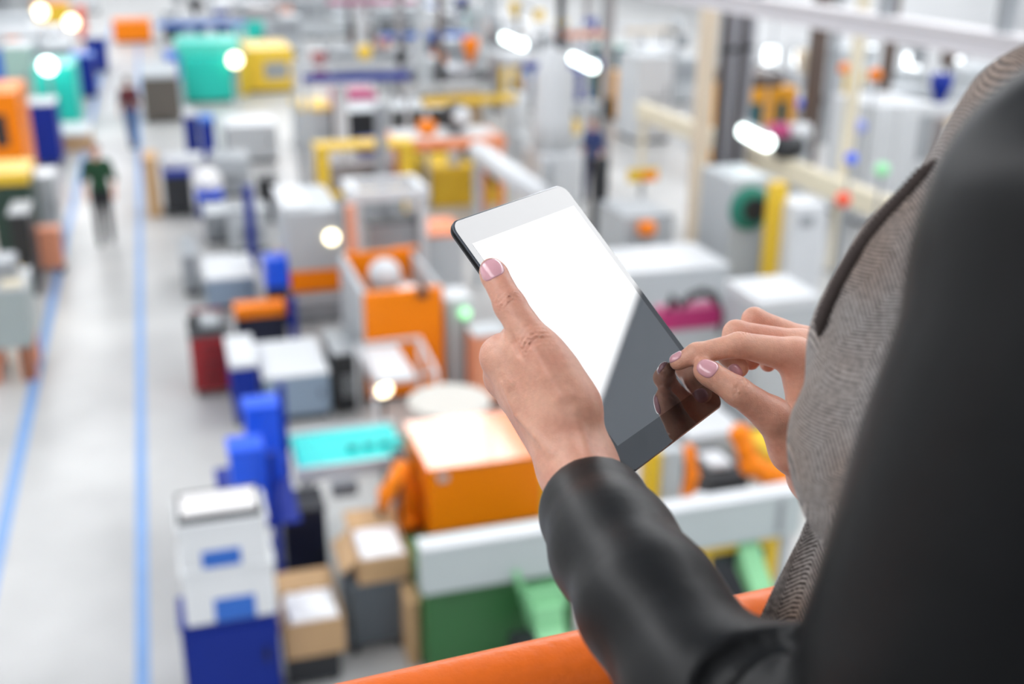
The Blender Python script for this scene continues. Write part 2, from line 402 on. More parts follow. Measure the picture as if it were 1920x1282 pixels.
def lhand(p):
    d = None
    for pts, rs in LF.values():
        e = chain(p, pts, rs, .003); d = e if d is None else smin(d, e, .0015)
    palm = cone(p, _wrR, iM, .0165, .0130)
    for a, b, ra, rb in ((wr, mM, .0175, .0128), (wr+ew*.006, rM, .0175, .012), (_wrU, pM, .0165, .0112)):
        palm = smin(palm, cone(p, a, b, ra, rb), .012)
    th = chain(p, [tC, tM, tI], [.0165, .0122, .0098], .005)
    th = smin(th, cone(p, tI, tT+(tI-tT)*.15, .0097, .0090), .004); th = smin(th, ell(p, tT, (.0088, .0082, .0108), np.array([np.cross(_axT, _dorsT), _dorsT, _axT])), .003)
    th = smin(th, ell(p, (tC+tM)*.5+TN*.002, (.0165, .0165, .026), np.array([np.cross(_axM, _dorsM), _dorsM, _axM])), .010)
    th = smin(th, cone(p, tM*.8+tC*.2, iM*.55+tM*.45, .010, .009), .010)
    th = smin(th, cone(p, tC, wr, .0175, .019), .012)
    palm = smin(palm, th, .011)
    d = smin(d, palm, .006)
    fa = chain(p, [wr, SLc[0], SLc[1], farmL], [.0205, .0220, .0235, .0255], .01); fb = cone(p, wr+ew*.010, SLc[0]+ew*.008, .0185, .0195); fc = cone(p, wr-ew*.007, SLc[0]-ew*.006, .0185, .0195)
    d = smin(d, smin(fa, smin(fb, fc, .01), .01), .012)
    d = smin(d, chain(p, [tM+_dorsM*.0075, tC*.7+tM*.3+_dorsM*.0125, tC+_dorsM*.0145+(wr-tC)*.25], [.004, .0035, .003], .004), .008)
    d = d + wrinkles(p, tI, _axT, _dorsT, .0009, .0052, .0027, .0085)
    d = d + wrinkles(p, tM, _axM, _dorsM, .0009, .0075, .0034, .011)
    d = smax(d, -chain(p, _lcr, [.0010, .0024, .0024, .0010], .001), .0012) if len(_lcr) == 4 else d
    for c_, r_ in _lbump: d = smin(d, chain(p, c_, r_, .002), .004)
    for cpt in (iM, mM): d = d + 0.0003*np.sin((p@TY)*900+(p@TX)*500)*np.exp(-(np.linalg.norm(p-cpt, axis=1)/.011)**2)
    return smax(d, -(tabdist(p)-.0003), .0008)

# ------------------------------------------------------------------ right hand (pointing at the screen)
RFp = dict(index=([Pz(1492, 668, .795), Pz(1388, 646, .787), Pz(1306, 663, .784), Pc(1271, 679, .0058)], [.0128, .0088, .0073, .0058]),
           middle=([Pz(1502, 652, .815), Pz(1380, 624, .811), Pz(1366, 664, .806), Pz(1386, 690, .802)], [.0128, .0089, .0079, .0068]),
           ring=([Pz(1510, 645, .835), Pz(1414, 599, .834), Pz(1397, 645, .830), Pz(1408, 677, .825)], [.0122, .0086, .0077, .0067]),
           pinky=([Pz(1517, 650, .853), Pz(1450, 629, .856), Pz(1430, 660, .850), Pz(1440, 682, .846)], [.011, .0078, .0070, .0062]))
qT, qI, qM, qC = Pz(1327, 698, .772), Pz(1382, 733, .768), Pz(1448, 779, .776), Pz(1490, 842, .792)
wrR = Pz(1540, 890, .818); elbR = V(.70, .47, 5.57); farmR = wrR+(elbR-wrR)*.62
_axQ = unit(qT-qI); _dQ = -unit(ray(1350, 710)); _dorsQ = unit(_dQ+UP*.55); _dorsQ = unit(_dorsQ-_axQ*(_axQ@_dorsQ))
_ix = RFp['index'][0]; _axI = unit(_ix[3]-_ix[2]); _dorsI = unit(UP*1.0-RT*.25+_dQ*.25); _dorsI = unit(_dorsI-_axI*(_axI@_dorsI))
_axJ = unit(_ix[1]-_ix[0]); _dorsJ = unit(UP-_axJ*(_axJ@UP))
def rhand(p):
    d = None
    for pts, rs in RFp.values():
        e = chain(p, pts, rs, .004); d = e if d is None else smin(d, e, .0012)
    palm = None
    for k, off, ra in (('index', V(0, 0, 0)-FW*.012, .0165), ('middle', V(0, 0, 0), .0175), ('ring', FW*.010, .0175), ('pinky', FW*.018, .0165)):
        pts, rs = RFp[k]; e = cone(p, wrR+off, pts[0], ra, rs[0]); palm = e if palm is None else smin(palm, e, .010)
    th = chain(p, [qC, qM, qI], [.0155, .0125, .0098], .005)
    th = smin(th, cone(p, qI, qT+(qI-qT)*.2, .0098, .0090), .004); th = smin(th, ell(p, qT, (.0088, .0080, .0106), np.array([np.cross(_axQ, _dorsQ), _dorsQ, _axQ])), .003)
    th = smin(th, cone(p, qC, wrR, .0165, .0185), .010)
    th = smin(th, cone(p, qM*.45+qC*.55, _ix[0]*.6+wrR*.4, .009, .010), .008)
    d = smin(d, smin(palm, th, .008), .006)
    fa = cone(p, wrR, farmR, .0205, .029); fb = cone(p, wrR+FW*.012, farmR+FW*.012, .018, .027); fc = cone(p, wrR-FW*.010, farmR-FW*.01, .018, .027)
    d = smin(d, smin(fa, smin(fb, fc, .01), .01), .012)
    d = d + wrinkles(p, qI, unit(qT-qI), _dorsQ, .0008, .005, .0026, .0085)
    d = d + wrinkles(p, _ix[1], _axJ, _dorsJ, .0006, .0045, .0026, .008)
    return smax(d, -(tabdist(p)-.0003), .0008)

_lcr = []; _lbump = []
def _raised(pxs, r, up):
    q = [hit(lhand, x, y) for x, y in pxs]; q = [v - grad(lhand, v)*(r-up) for v in q if v is not None]
    return q, [r*(.8 if i in (0, len(q)-1) else 1) for i in range(len(q))]
_nb = [_raised(*a) for a in ((((1001, 655), (1030, 705), (1056, 742)), .0030, .0011), (((1056, 742), (1066, 746)), .0075, .0018), (((1104, 852), (1090, 810), (1074, 770)), .0028, .0010), (((945, 722), (968, 775), (1004, 815), (1030, 850)), .0022, .0009), (((930, 668), (955, 720)), .0035, .0008))]
_lcr = [q for q in [hit(lhand, x, y) for x, y in ((958, 622), (963, 642), (970, 660), (982, 676))] if q is not None]
_lbump = [a for a in _nb if len(a[0]) > 1]
def nail(f, c, ax, dors, half_l, half_w, start, name, parent, r):
    """curved fingernail laid on the finger's surface"""
    side = np.cross(ax, dors); nu, nv = 17, 15; top = []
    for i in range(nu):
        for j in range(nv):
            u, v = 2*i/(nu-1)-1, 2*j/(nv-1)-1
            # square -> superellipse
            k = (abs(u)**2.5+abs(v)**2.5)**(1/2.5); mx_ = max(abs(u), abs(v)); s_ = mx_/k if k > 1e-6 else 1
            lu, lv = u*s_*half_l, v*s_*half_w
            th_ = lv/r
            ray_n = unit(dors*math.cos(th_*.75)+side*math.sin(th_*.75))
            p = c+ax*(start+lu)+side*lv*.62*1.0+ray_n*(r*1.9)
            for _ in range(40):
                s2 = f(p[None])[0]
                if abs(s2) < 1e-5: break
                p = p-ray_n*s2*.9
            edge = max(abs(u), abs(v))
            top.append((p, ray_n, edge, u))
    v_ = [p+n*(0.00075-0.0006*e**6+0.00025*max(0, u)) for p, n, e, u in top] + [p-n*.0006 for p, n, e, u in top]
    M_ = nu*nv; fc = []
    for i in range(nu-1):
        for j in range(nv-1):
            a = i*nv+j; q = (a, a+1, a+nv+1, a+nv); fc.append(q); fc.append(tuple(x+M_ for x in q[::-1]))
    brd = [j for j in range(nv)]+[i*nv+nv-1 for i in range(1, nu)]+[(nu-1)*nv+j for j in range(nv-2, -1, -1)]+[i*nv for i in range(nu-2, 0, -1)]
    for a, b in zip(brd, brd[1:]+brd[:1]): fc.append((a, b, b+M_, a+M_)[::-1])
    me = arr_mesh(name, v_, fc); bm = bmesh.new(); bm.from_mesh(me); bmesh.ops.recalc_face_normals(bm, faces=bm.faces); bm.to_mesh(me); bm.free()
    return link(name, me, NAIL, parent, True)

# ------------------------------------------------------------------ the rest of the body
SL = Pz(2110, 420, .395)                         # left shoulder joint
LA = unit(V(.965, .26, 0)); FA = V(-LA[1], LA[0], 0); ZA = V(0, 0, 1)   # left-to-right, forward, up
SRt = SL + LA*.335; MID = (SL+SRt)/2
FLOORZ = 4.5
def tp(l, f, z): return V(MID[0], MID[1], 0)+LA*l+FA*f+ZA*z
TF = np.array([LA, FA, ZA])
sz = SL[2]
hipz = FLOORZ+.86; kneez = FLOORZ+.46
NECK = tp(0, .0, sz+.06); HEADC = tp(-.01, .045, sz+.215)
def body(p):
    d = ell(p, tp(0, .0, sz-.12), (.165, .098, .19), TF)
    d = smin(d, ell(p, tp(0, -.005, sz-.30), (.130, .088, .16), TF), .06)
    d = smin(d, ell(p, tp(0, -.01, hipz+.04), (.168, .108, .14), TF), .05)
    for s in (-1, 1):
        d = smin(d, ell(p, tp(s*.075, .075, sz-.175), (.062, .06, .062), TF), .03)
    d = smin(d, cone(p, tp(0, -.01, sz-.02), tp(0, .02, sz+.12), .055, .050), .04)
    d = smin(d, cone(p, SL, SRt, .050, .050), .04)
    hd = ell(p, HEADC, (.074, .092, .112), TF); hd = smin(hd, ell(p, HEADC+FA*.035-ZA*.065, (.048, .05, .05), TF), .03)
    hd = smin(hd, ell(p, HEADC+FA*.098-ZA*.018, (.012, .018, .024), TF), .012)
    hd = smin(hd, ell(p, HEADC+FA*.083-ZA*.062, (.022, .012, .008), TF), .008)
    for s in (-1, 1):
        hd = smin(hd, ell(p, HEADC+LA*s*.074-FA*.005-ZA*.012, (.010, .020, .031), TF), .006)
        hd = smax(hd, -ell(p, HEADC+LA*s*.031+FA*.096+ZA*.008, (.016, .012, .010), TF), .012)
    d = smin(d, hd, .02)
    d = smin(d, chain(p, [SL, elbL, SLc[3], farmL, SLc[1]], [.044, .029, .026, .0255, .0235], .01), .02)
    d = smin(d, chain(p, [SRt, elbR, farmR*.8+elbR*.2], [.046, .036, .030], .01), .02)
    for s in (-1, 1):
        hp, kn, an = tp(s*.085, .0, hipz-.02), tp(s*.09, .012, kneez), tp(s*.095, -.02, FLOORZ+.08)
        leg = chain(p, [hp, kn, an], [.088, .056, .038], .02)
        leg = smin(leg, cone(p, an-ZA*.04, an+FA*.13-ZA*.055, .034, .024), .02)
        d = smin(d, leg, .03)
    return d
def cut_mesh(v, f, c, n):
    """drop everything beyond the plane (c, n)"""
    bm = bmesh.new(); vs_ = [bm.verts.new(tuple(q)) for q in v]
    for q in f:
        try: bm.faces.new([vs_[i] for i in q])
        except ValueError: pass
    bmesh.ops.bisect_plane(bm, geom=bm.verts[:]+bm.edges[:]+bm.faces[:], plane_co=Vector(c), plane_no=Vector(n), clear_outer=True, dist=1e-6)
    return bm
def hand_box(*gs): a = np.concatenate([np.asarray(g).reshape(-1, 3) for g in gs]); return a.min(0)-.03, a.max(0)+.03
person_bm = bmesh.new()
bl, bh = V(MID[0]-.5, MID[1]-.5, FLOORZ-.01), V(MID[0]+.5, MID[1]+.5, sz+.4)
bv, bf = nets(body, bl, bh, .007)
axL, axR = unit(farmL-SLc[1]), unit(elbR-wrR)
cL, cR = SLc[1]*.4+farmL*.6, wrR+(elbR-wrR)*.5
bm = cut_mesh(bv, bf, (0, 0, 99), (0, 0, 1))
def clip_local(bm, c, n):
    """open the forearm at the plane, only near c"""
    geom = [v for v in bm.verts if (Vector(c)-v.co).length < .11]
    gs = set(geom); ed = [e for e in bm.edges if e.verts[0] in gs and e.verts[1] in gs]; fa_ = [f for f in bm.faces if all(v in gs for v in f.verts)]
    bmesh.ops.bisect_plane(bm, geom=geom+ed+fa_, plane_co=Vector(c), plane_no=Vector(n), clear_outer=False, dist=1e-6)
    dead = [v for v in bm.verts if (v.co-Vector(c)).dot(Vector(n)) > 1e-5 and (Vector(c)-v.co).length < .11]
    bmesh.ops.delete(bm, geom=dead, context='VERTS')
clip_local(bm, cL, -axL); clip_local(bm, cR, -axR)
def append(bm2, dst):
    me = bpy.data.meshes.new('t'); bm2.to_mesh(me); bm2.free(); dst.from_mesh(me); bpy.data.meshes.remove(me)
append(bm, person_bm)
lo, hi = hand_box(*[q[0] for q in LF.values()], [tT, tI, tM, tC, wr, cL])
hv, hf = nets(lhand, lo, hi, .0012); append(cut_mesh(hv, hf, cL, axL), person_bm)
lo, hi = hand_box(*[q[0] for q in RFp.values()], [qT, qI, qM, qC, wrR, cR])
hv, hf = nets(rhand, lo, hi, .0012); append(cut_mesh(hv, hf, cR, axR), person_bm)
person_bm.edges.ensure_lookup_table()
for c in (cL, cR):
    be = [e for e in person_bm.edges if e.is_boundary and (e.verts[0].co-Vector(c)).length < .06]
    try: bmesh.ops.bridge_loops(person_bm, edges=be)
    except Exception as ex: print('bridge', ex)
bmesh.ops.recalc_face_normals(person_bm, faces=person_bm.faces)
me = bpy.data.meshes.new('person'); person_bm.to_mesh(me); person_bm.free()
person = tag(link('person', me, SKIN, None, True), 'person in a tweed jacket with black leather sleeves holding and touching the tablet', 'person')
nail(lhand, tT, _axT, _dorsT, .0080, .0066, -.0012, 'thumbnail', person, .0088)
nail(rhand, qT, _axQ, _dorsQ, .0068, .0060, .0020, 'thumbnail', person, .0086)
nail(rhand, _ix[3], _axI, _dorsI, .0052, .0046, .0000, 'fingernail', person, .0062)
_m4 = RFp['middle'][0]; _axm = unit(_m4[3]-_m4[2]); _dm = unit(-RT*1.0+_dQ*.5); _dm = unit(_dm-_axm*(_axm@_dm))
nail(rhand, _m4[3], _axm, _dm, .0052, .0046, .0008, 'fingernail', person, .0068)

# ------------------------------------------------------------------ jacket: tweed body, leather sleeves
def fold(p, amp, fq, dirv, ph=0): return amp*np.sin((p@dirv)*fq+ph+2.2*np.sin((p@V(31, 17, 23))+ph))
def sleeveL(p):
    fore = chain(p, SLc, [.0335, .0342, .0360, .0370, .048], .010)
    cuff_n = unit(SLc[0]-SLc[1])
    fore = smax(fore, (p-SLc[0])@cuff_n-.012, .003)
    bore = cone(p, SLc[0]+cuff_n*.05, SLc[1]+(SLc[1]-SLc[0])*.2, .0290, .0290)
    fore = smax(fore, -bore, .002)
    upper = chain(p, [elbL+ZA*.0, SL-LA*.004+ZA*.002], [.055, .062], .01)
    upper = smin(upper, ell(p, SL+LA*.02-ZA*.01, (.066, .068, .066), TF), .03)
    d = smin(fore, upper, .006)
    d = d + fold(p, .0004, 95, unit(SLc[2]-SLc[3]), .5) + fold(p, .0007, 45, UP, 1.7)
    return d
_cr = [hit(sleeveL, x, y) for x, y in ((1490, 1192), (1462, 1193), (1432, 1200), (1404, 1212), (1380, 1228), (1358, 1248), (1342, 1266), (1328, 1290))]
_cr = [q for q in _cr if q is not None]
_cr2 = [q for q in [hit(sleeveL, x, y) for x, y in ((1470, 1262), (1440, 1272), (1425, 1290))] if q is not None]
def sleeveL2(p):
    d = sleeveL(p)
    if len(_cr) > 1: d = smax(d, -chain(p, _cr, [.0078]*len(_cr), .002), .0025)
    return d
jacket = bpy.data.objects.new('jacket', None); COL.objects.link(jacket); jacket.parent = person; jacket['label'] = 'grey herringbone tweed jacket with black leather sleeves'
g = np.array(SLc+[SL, SL+LA*.03])
v, f = nets(sleeveL2, g.min(0)-.09, g.max(0)+.09, .0022)
o = link('sleeve', arr_mesh('sleeve', v, f), LEATHER, jacket, True); o['label'] = 'black leather sleeve on the arm holding the tablet'
cuffR = wrR+(elbR-wrR)*.12
def sleeveR(p):
    n = unit(elbR-wrR)
    fore = cone(p, wrR, elbR, .034, .050); fore = smax(fore, -((p-cuffR)@n), .003)
    fore = smax(fore, -cone(p, wrR-n*.03, wrR+(elbR-wrR)*.3, .030, .030), .002)
    up_ = cone(p, elbR, SRt, .053, .062)
    return smin(fore, up_, .015)+fold(p, .0012, 110, n, .2)
g = np.array([cuffR, elbR, SRt]); v, f = nets(sleeveR, g.min(0)-.09, g.max(0)+.09, .004)
link('sleeve', arr_mesh('sleeve', v, f), LEATHER, jacket, True)['label'] = 'black leather sleeve on the pointing arm'
def coat(p):
    d = ell(p, tp(0, .005, sz-.13), (.180, .125, .20), TF)
    d = smin(d, ell(p, tp(0, .0, sz-.34), (.160, .115, .20), TF), .06)
    d = smin(d, ell(p, tp(0, -.005, hipz+.06), (.185, .125, .13), TF), .05)
    d = smin(d, ell(p, tp(-.085, .085, sz-.17), (.080, .085, .085), TF), .04)
    d = smin(d, ell(p, tp(.085, .085, sz-.17), (.080, .085, .085), TF), .04)
    d = smin(d, cone(p, SL+LA*.05-ZA*.01, SRt-LA*.02+ZA*.0, .052, .056), .04)
    d = smin(d, chain(p, [Pz(2130, 262, .53), Pz(1995, 330, .54), Pz(1835, 546, .56), Pz(1755, 690, .58), Pz(1720, 800, .585)], [.058, .058, .058, .060, .062], .02), .03)
    d = smin(d, cone(p, tp(0, -.005, sz-.0), tp(0, .012, sz+.085), .085, .072), .04)
    d = smax(d, -cone(p, tp(0, .01, sz+.02), tp(0, .03, sz+.2), .052, .066), .01)
    d = d + fold(p, .003, 28, unit(LA+ZA*.3), .3)
    return smax(d, (hipz-.05)-p[:, 2], .01)
v, f = nets(coat, tp(0, 0, 0)*V(1, 1, 0)+V(-.32, -.3, hipz-.1), tp(0, 0, 0)*V(1, 1, 0)+V(.32, .34, sz+.16), .005)
link('jacket_body', arr_mesh('jacket_body', v, f), TWEED, jacket, True)
# open front edge of the far side hanging below the chest
EL = [(1530, 930, .640), (1497, 1010, .640), (1458, 1085, .636), (1421, 1165, .630), (1405, 1215, .628)]
ER = [(1660, 930, .600), (1650, 1010, .595), (1640, 1085, .590), (1630, 1165, .585), (1625, 1215, .580)]
fv, ff = [], []; nj = 8
for t_ in (0, 1):
    for a, b in zip(EL, ER):
        for j in range(nj+1):
            u = j/nj; q = np.array(a, float)*(1-u)+np.array(b, float)*u; q[2] += .010*math.sin(u*PI*1.6)+.0045*t_
            fv.append(Pz(*q))
nr = len(EL); no = nr*(nj+1)
for i in range(nr-1):
    for j in range(nj):
        a = i*(nj+1)+j; q = (a, a+1, a+nj+2, a+nj+1); ff.append(q); ff.append(tuple(x+no for x in q[::-1]))
brd = list(range(nj+1))+[i*(nj+1)+nj for i in range(1, nr)]+[(nr-1)*(nj+1)+j for j in range(nj-1, -1, -1)]+[i*(nj+1) for i in range(nr-2, 0, -1)]
for a, b in zip(brd, brd[1:]+brd[:1]): ff.append((a, b, b+no, a+no))
me = arr_mesh('jacket_front', fv, ff); bm = bmesh.new(); bm.from_mesh(me); bmesh.ops.recalc_face_normals(bm, faces=bm.faces); bmesh.ops.subdivide_edges(bm, edges=bm.edges[:], cuts=1, use_grid_fill=True); bm.to_mesh(me); bm.free()
link('jacket_front', me, TWEED, jacket, True)
# ribbed dark tube painting the shade in the fold gap between tweed layers
lp = [hit(coat, x, y) for x, y in ((1755, 300), (1700, 362), (1650, 415), (1610, 470), (1578, 525), (1552, 580), (1535, 630))]
lp = [q for q in lp if q is not None]
if len(lp) > 2:
    fine = []
    for a, b in zip(lp, lp[1:]):
        for t_ in np.linspace(0, 1, 14, endpoint=False): fine.append(a*(1-t_)+b*t_)
    fine.append(lp[-1]); MB().tube(fine, [(.0034 if i % 2 else .0052)*min(1, .25+.12*min(i, len(fine)-1-i)) for i in range(len(fine))], 8).build('lapel_gap_shade', GAPSHADE, jacket, True)
print('lapel hits', len(lp), 'creases', len(_cr), len(_cr2))
# trousers, shoes, hair (out of the picture)
def trousers(p):
    d = ell(p, tp(0, -.01, hipz+.0), (.178, .118, .13), TF)
    for s in (-1, 1):
        hp, kn, an = tp(s*.085, .0, hipz-.02), tp(s*.09, .012, kneez), tp(s*.095, -.02, FLOORZ+.09)
        d = smin(d, chain(p, [hp, kn, an], [.096, .064, .050], .02), .02)
    return smax(smax(d, p[:, 2]-(hipz+.09), .005), (FLOORZ+.075)-p[:, 2], .005)
v, f = nets(trousers, tp(-.25, -.25, 0)*V(1, 1, 0)+V(-.1, -.1, FLOORZ), tp(.25, .25, 0)*V(1, 1, 0)+V(.1, .1, hipz+.15), .007)
link('trousers', arr_mesh('trousers', v, f), mat('dark_wool', (.02, .02, .024), .8, 0, .1, 60), person, True)
for s in (-1, 1):
    def shoe(p):
        an = tp(s*.095, -.02, FLOORZ+.08)
        d = cone(p, an-ZA*.038-FA*.02, an+FA*.14-ZA*.052, .040, .030)
        return smax(smax(d, (FLOORZ+.002)-p[:, 2], .004), p[:, 2]-(FLOORZ+.085), .004)
    a = tp(s*.095, .03, FLOORZ); v, f = nets(shoe, a-.17, a+.17, .006)
    link('shoe', arr_mesh('shoe', v, f), mat('black_shoe_leather', (.015, .015, .016), .35, 0, 0), person, True)
def hair(p):
    d = ell(p, HEADC-FA*.012+ZA*.018, (.086, .100, .112), TF); d = smin(d, ell(p, HEADC-FA*.06-ZA*.07, (.075, .045, .11), TF), .03)
    return smax(d, -ell(p, HEADC+FA*.075-ZA*.035, (.066, .075, .10), TF), .012)+.0015*np.sin((p@LA)*420)
v, f = nets(hair, HEADC-.2, HEADC+.2, .005); link('hair', arr_mesh('hair', v, f), mat('dark_brown_hair', (.05, .03, .02), .5, 0, .3, 80), person, True)
# ================================================================== MACHINES AND GOODS ON THE HALL FLOOR
def R(xl, xr, yt, yb, Y):
    ym, xm = (yt+yb)/2, (xl+xr)/2
    return atY(xl, ym, Y)[0], atY(xr, ym, Y)[0], max(0.0, atY(xm, yb, Y)[2]), atY(xm, yt, Y)[2]
OCC = []
def occ(x0, x1, y0, y1): OCC.append((x0, x1, y0, y1))
ORANGE = mat('orange_enamel', (0.92, 0.235, 0.002), 0.4, 0, 0.04, 3, 0, 0.25)
TEAL = mat('teal_enamel', (0.01, 0.55, 0.45), 0.4, 0, 0.05, 2)
YELLOW = mat('yellow_enamel', (0.80, 0.52, 0.03), 0.4, 0, 0.05, 2)
NAVY = mat('dark_blue_enamel', (0.002, 0.022, 0.26), 0.5, 0, 0.05, 2, 0, 0.3)
BLUE = mat('bright_blue_plastic', (0.012, 0.11, 0.85), 0.35, 0, 0.05, 4)
MIDBLUE = mat('label_blue', (0.03, 0.16, 0.62), 0.5, 0, 0.05, 4)
GREYB = mat('blue_grey_enamel', (0.25, 0.33, 0.43), 0.4, 0, 0.05, 3)
GREEN = mat('machine_green', (0.035, 0.15, 0.045), 0.45, 0, 0.08, 3)
LGREEN = mat('light_green_enamel', (0.26, 0.62, 0.31), 0.45, 0, 0.05, 3)
RED = mat('dark_red_enamel', (0.33, 0.016, 0.02), 0.35, 0, 0.06, 3)
MAGENTA = mat('magenta_enamel', (0.42, 0.02, 0.14), 0.35, 0, 0.05, 3)
WHITE = mat('white_enamel', (0.64, 0.66, 0.68), 0.4, 0, 0.04, 2)
PALE = mat('pale_grey_enamel', (0.48, 0.51, 0.53), 0.45, 0, 0.05, 2)
GREY = mat('mid_grey_steel', (0.32, 0.34, 0.36), 0.4, 0.2, 0.08, 4)
DARK = mat('black_steel', (0.022, 0.024, 0.028), 0.45, 0.1, 0.1, 4)
CARD = mat('brown_cardboard', (0.56, 0.36, 0.19), 0.85, 0, 0.07, 6)
POLY = mat('white_plastic_bag', (0.85, 0.85, 0.86), 0.4, 0, 0.03, 8)
BEIGE = mat('beige_paint', (0.66, 0.55, 0.42), 0.6, 0, 0.06, 1.5)
CREAM = mat('cream_paint', (0.72, 0.65, 0.50), 0.55, 0, 0.05, 1.5)
BROWN = mat('brown_steel', (0.12, 0.085, 0.07), 0.5, 0.1, 0.1, 2)
GLASSD = mat('dark_teal_glass', (0.02, 0.11, 0.13), 0.12, 0, 0.05, 2)
STEEL = mat('brushed_steel', (0.55, 0.57, 0.60), 0.3, 0.8, 0.05, 3)
RUBBER = mat('black_rubber', (0.012, 0.012, 0.013), 0.6, 0, 0)
TAN = mat('pinkish_orange_enamel', (0.75, 0.30, 0.17), 0.45, 0, 0.06, 3)
def lampm(name, col, s): return mat(name, (0.8, 0.8, 0.8), 0.4, 0, 0, emit=col, estr=s)
TUBE = lampm('lit_tube', (0.86, 1.0, 0.97), 5.5); WARM = lampm('lit_warm_lamp', (1.0, 0.86, 0.55), 5.0); GLED = lampm('lit_green_lamp', (0.04, 0.85, 0.16), 1.3); CYANL = lampm('lit_cool_lamp', (0.80, 1.0, 0.95), 6.0)

def cabinet(name, label, cat, rect, Y, dep, body, top=None, base='plinth', door=True, vent=False, group=None, z0=None, lipz=0.03):
    """steel cabinet: rect = (xl, xr, ytop, ybottom) of its front as seen, in the plane Y"""
    x0, x1, zb, zt = R(*rect, Y) if len(rect) == 4 else rect[:4]
    if z0 is not None: zb = z0
    w_, h_ = x1-x0, zt-zb; cx = (x0+x1)/2
    o = thing(name, label, cat, (cx, Y+dep/2, zb), group); occ(x0, x1, Y, Y+dep)
    b0 = zb+min(.10, .14*h_)
    if base == 'plinth': MB().box(x0+.04*w_, x1-.04*w_, Y+.04, Y+dep-.03, zb, b0).build('plinth', DARK, o)
    elif base == 'casters':
        for sx in (x0+.1*w_, x1-.1*w_):
            for sy in (Y+.1*dep, Y+.9*dep): MB().lathe((sx-.015, sy, zb+.05), [(.045, 0), (.05, .008), (.05, .024), (.045, .032)], 14, 'X').box(sx-.02, sx+.02, sy-.025, sy+.025, zb+.05, b0+.005).build('caster', RUBBER, o)
    elif base == 'legs':
        for sx in (x0+.06*w_, x1-.06*w_):
            for sy in (Y+.08*dep, Y+.92*dep): MB().box(sx-.03, sx+.03, sy-.03, sy+.03, zb, b0+.002).build('leg', DARK, o)
    else: b0 = zb
    MB().box(x0, x1, Y, Y+dep, b0, zt-lipz, .012).build('body', body, o)
    MB().box(x0-.012, x1+.012, Y-.014, Y+dep+.01, zt-lipz, zt, .008).build('top_panel', top or body, o)
    if door:
        d = MB().box(x0+.05*w_, x1-.05*w_, Y-.014, Y+.004, b0+.05*h_, zt-lipz-.05*h_, .006).build('door', body, o)
        MB().box(x1-.16*w_, x1-.13*w_, Y-.045, Y-.012, zb+.52*h_, zb+.66*h_, .006).build('handle', DARK, d)
    if vent:
        m = MB()
        for k in range(6): m.box(x0+.2*w_, x1-.2*w_, Y-.02, Y-.006, b0+(.18+.06*k)*h_, b0+(.205+.06*k)*h_)
        m.build('vent', GREY, o)
    return o, (x0, x1, zb, zt)

def carton(label, xl, xr, yt, yb, Y, dep, z0, group=None, filled=None, flap=True, side_flap=True):
    x0, x1, zb, zt = R(xl, xr, yt, yb, Y); zb = z0 if z0 is not None else zb
    o = thing('cardboard_box', label, 'box', ((x0+x1)/2, Y+dep/2, zb), group); occ(x0, x1, Y, Y+dep); t = .012
    m = MB().box(x0, x1, Y, Y+t, zb, zt).box(x0, x1, Y+dep-t, Y+dep, zb, zt).box(x0, x0+t, Y+t, Y+dep-t, zb, zt).box(x1-t, x1, Y+t, Y+dep-t, zb, zt).box(x0+t, x1-t, Y+t, Y+dep-t, zb, zb+t)
    m.build('carton', CARD, o)
    if flap:
        MB().obox(((x0+x1)/2, Y+dep+.095, zt+.03), Matrix.Rotation(math.radians(-72), 3, 'X'), x1-x0, .008, .21).build('flap', CARD, o)
        if side_flap: MB().obox((x0-.07, Y+dep/2, zt-.055), Matrix.Rotation(math.radians(-128), 3, 'Y'), .008, dep*.96, .18).build('flap', CARD, o)
    if filled:
        def bag(p):
            c = V((x0+x1)/2, Y+dep/2, (zb+zt)/2); r = V((x1-x0)/2-.035, dep/2-.035, (zt-zb)/2)
            q = np.abs(p-c-V(0, 0, .01))-r+.03
            d = np.linalg.norm(np.maximum(q, 0), axis=1)+np.minimum(q.max(1), 0)-.03
            d = smin(d, ell(p, V((x0+x1)/2, Y+dep/2, zt-.03), ((x1-x0)*.40, dep*.40, .10)), .03)
            d = d+.008*np.sin(p[:, 0]*55+2*np.sin(p[:, 1]*31))*np.sin(p[:, 1]*47)
            return smax(d, (zb+.018)-p[:, 2], .004)
        v, f = nets(bag, (x0, Y, zb-.02), (x1, Y+dep, zt+.16), .018)
        tag(link('plastic_bag', arr_mesh('plastic_bag', v, f), POLY, None, True), filled, 'bag')
    return o, (x0, x1, zb, zt)

BOXW = mat('bright_white_plastic', (.84, .86, .87), .4, 0, .03, 3)
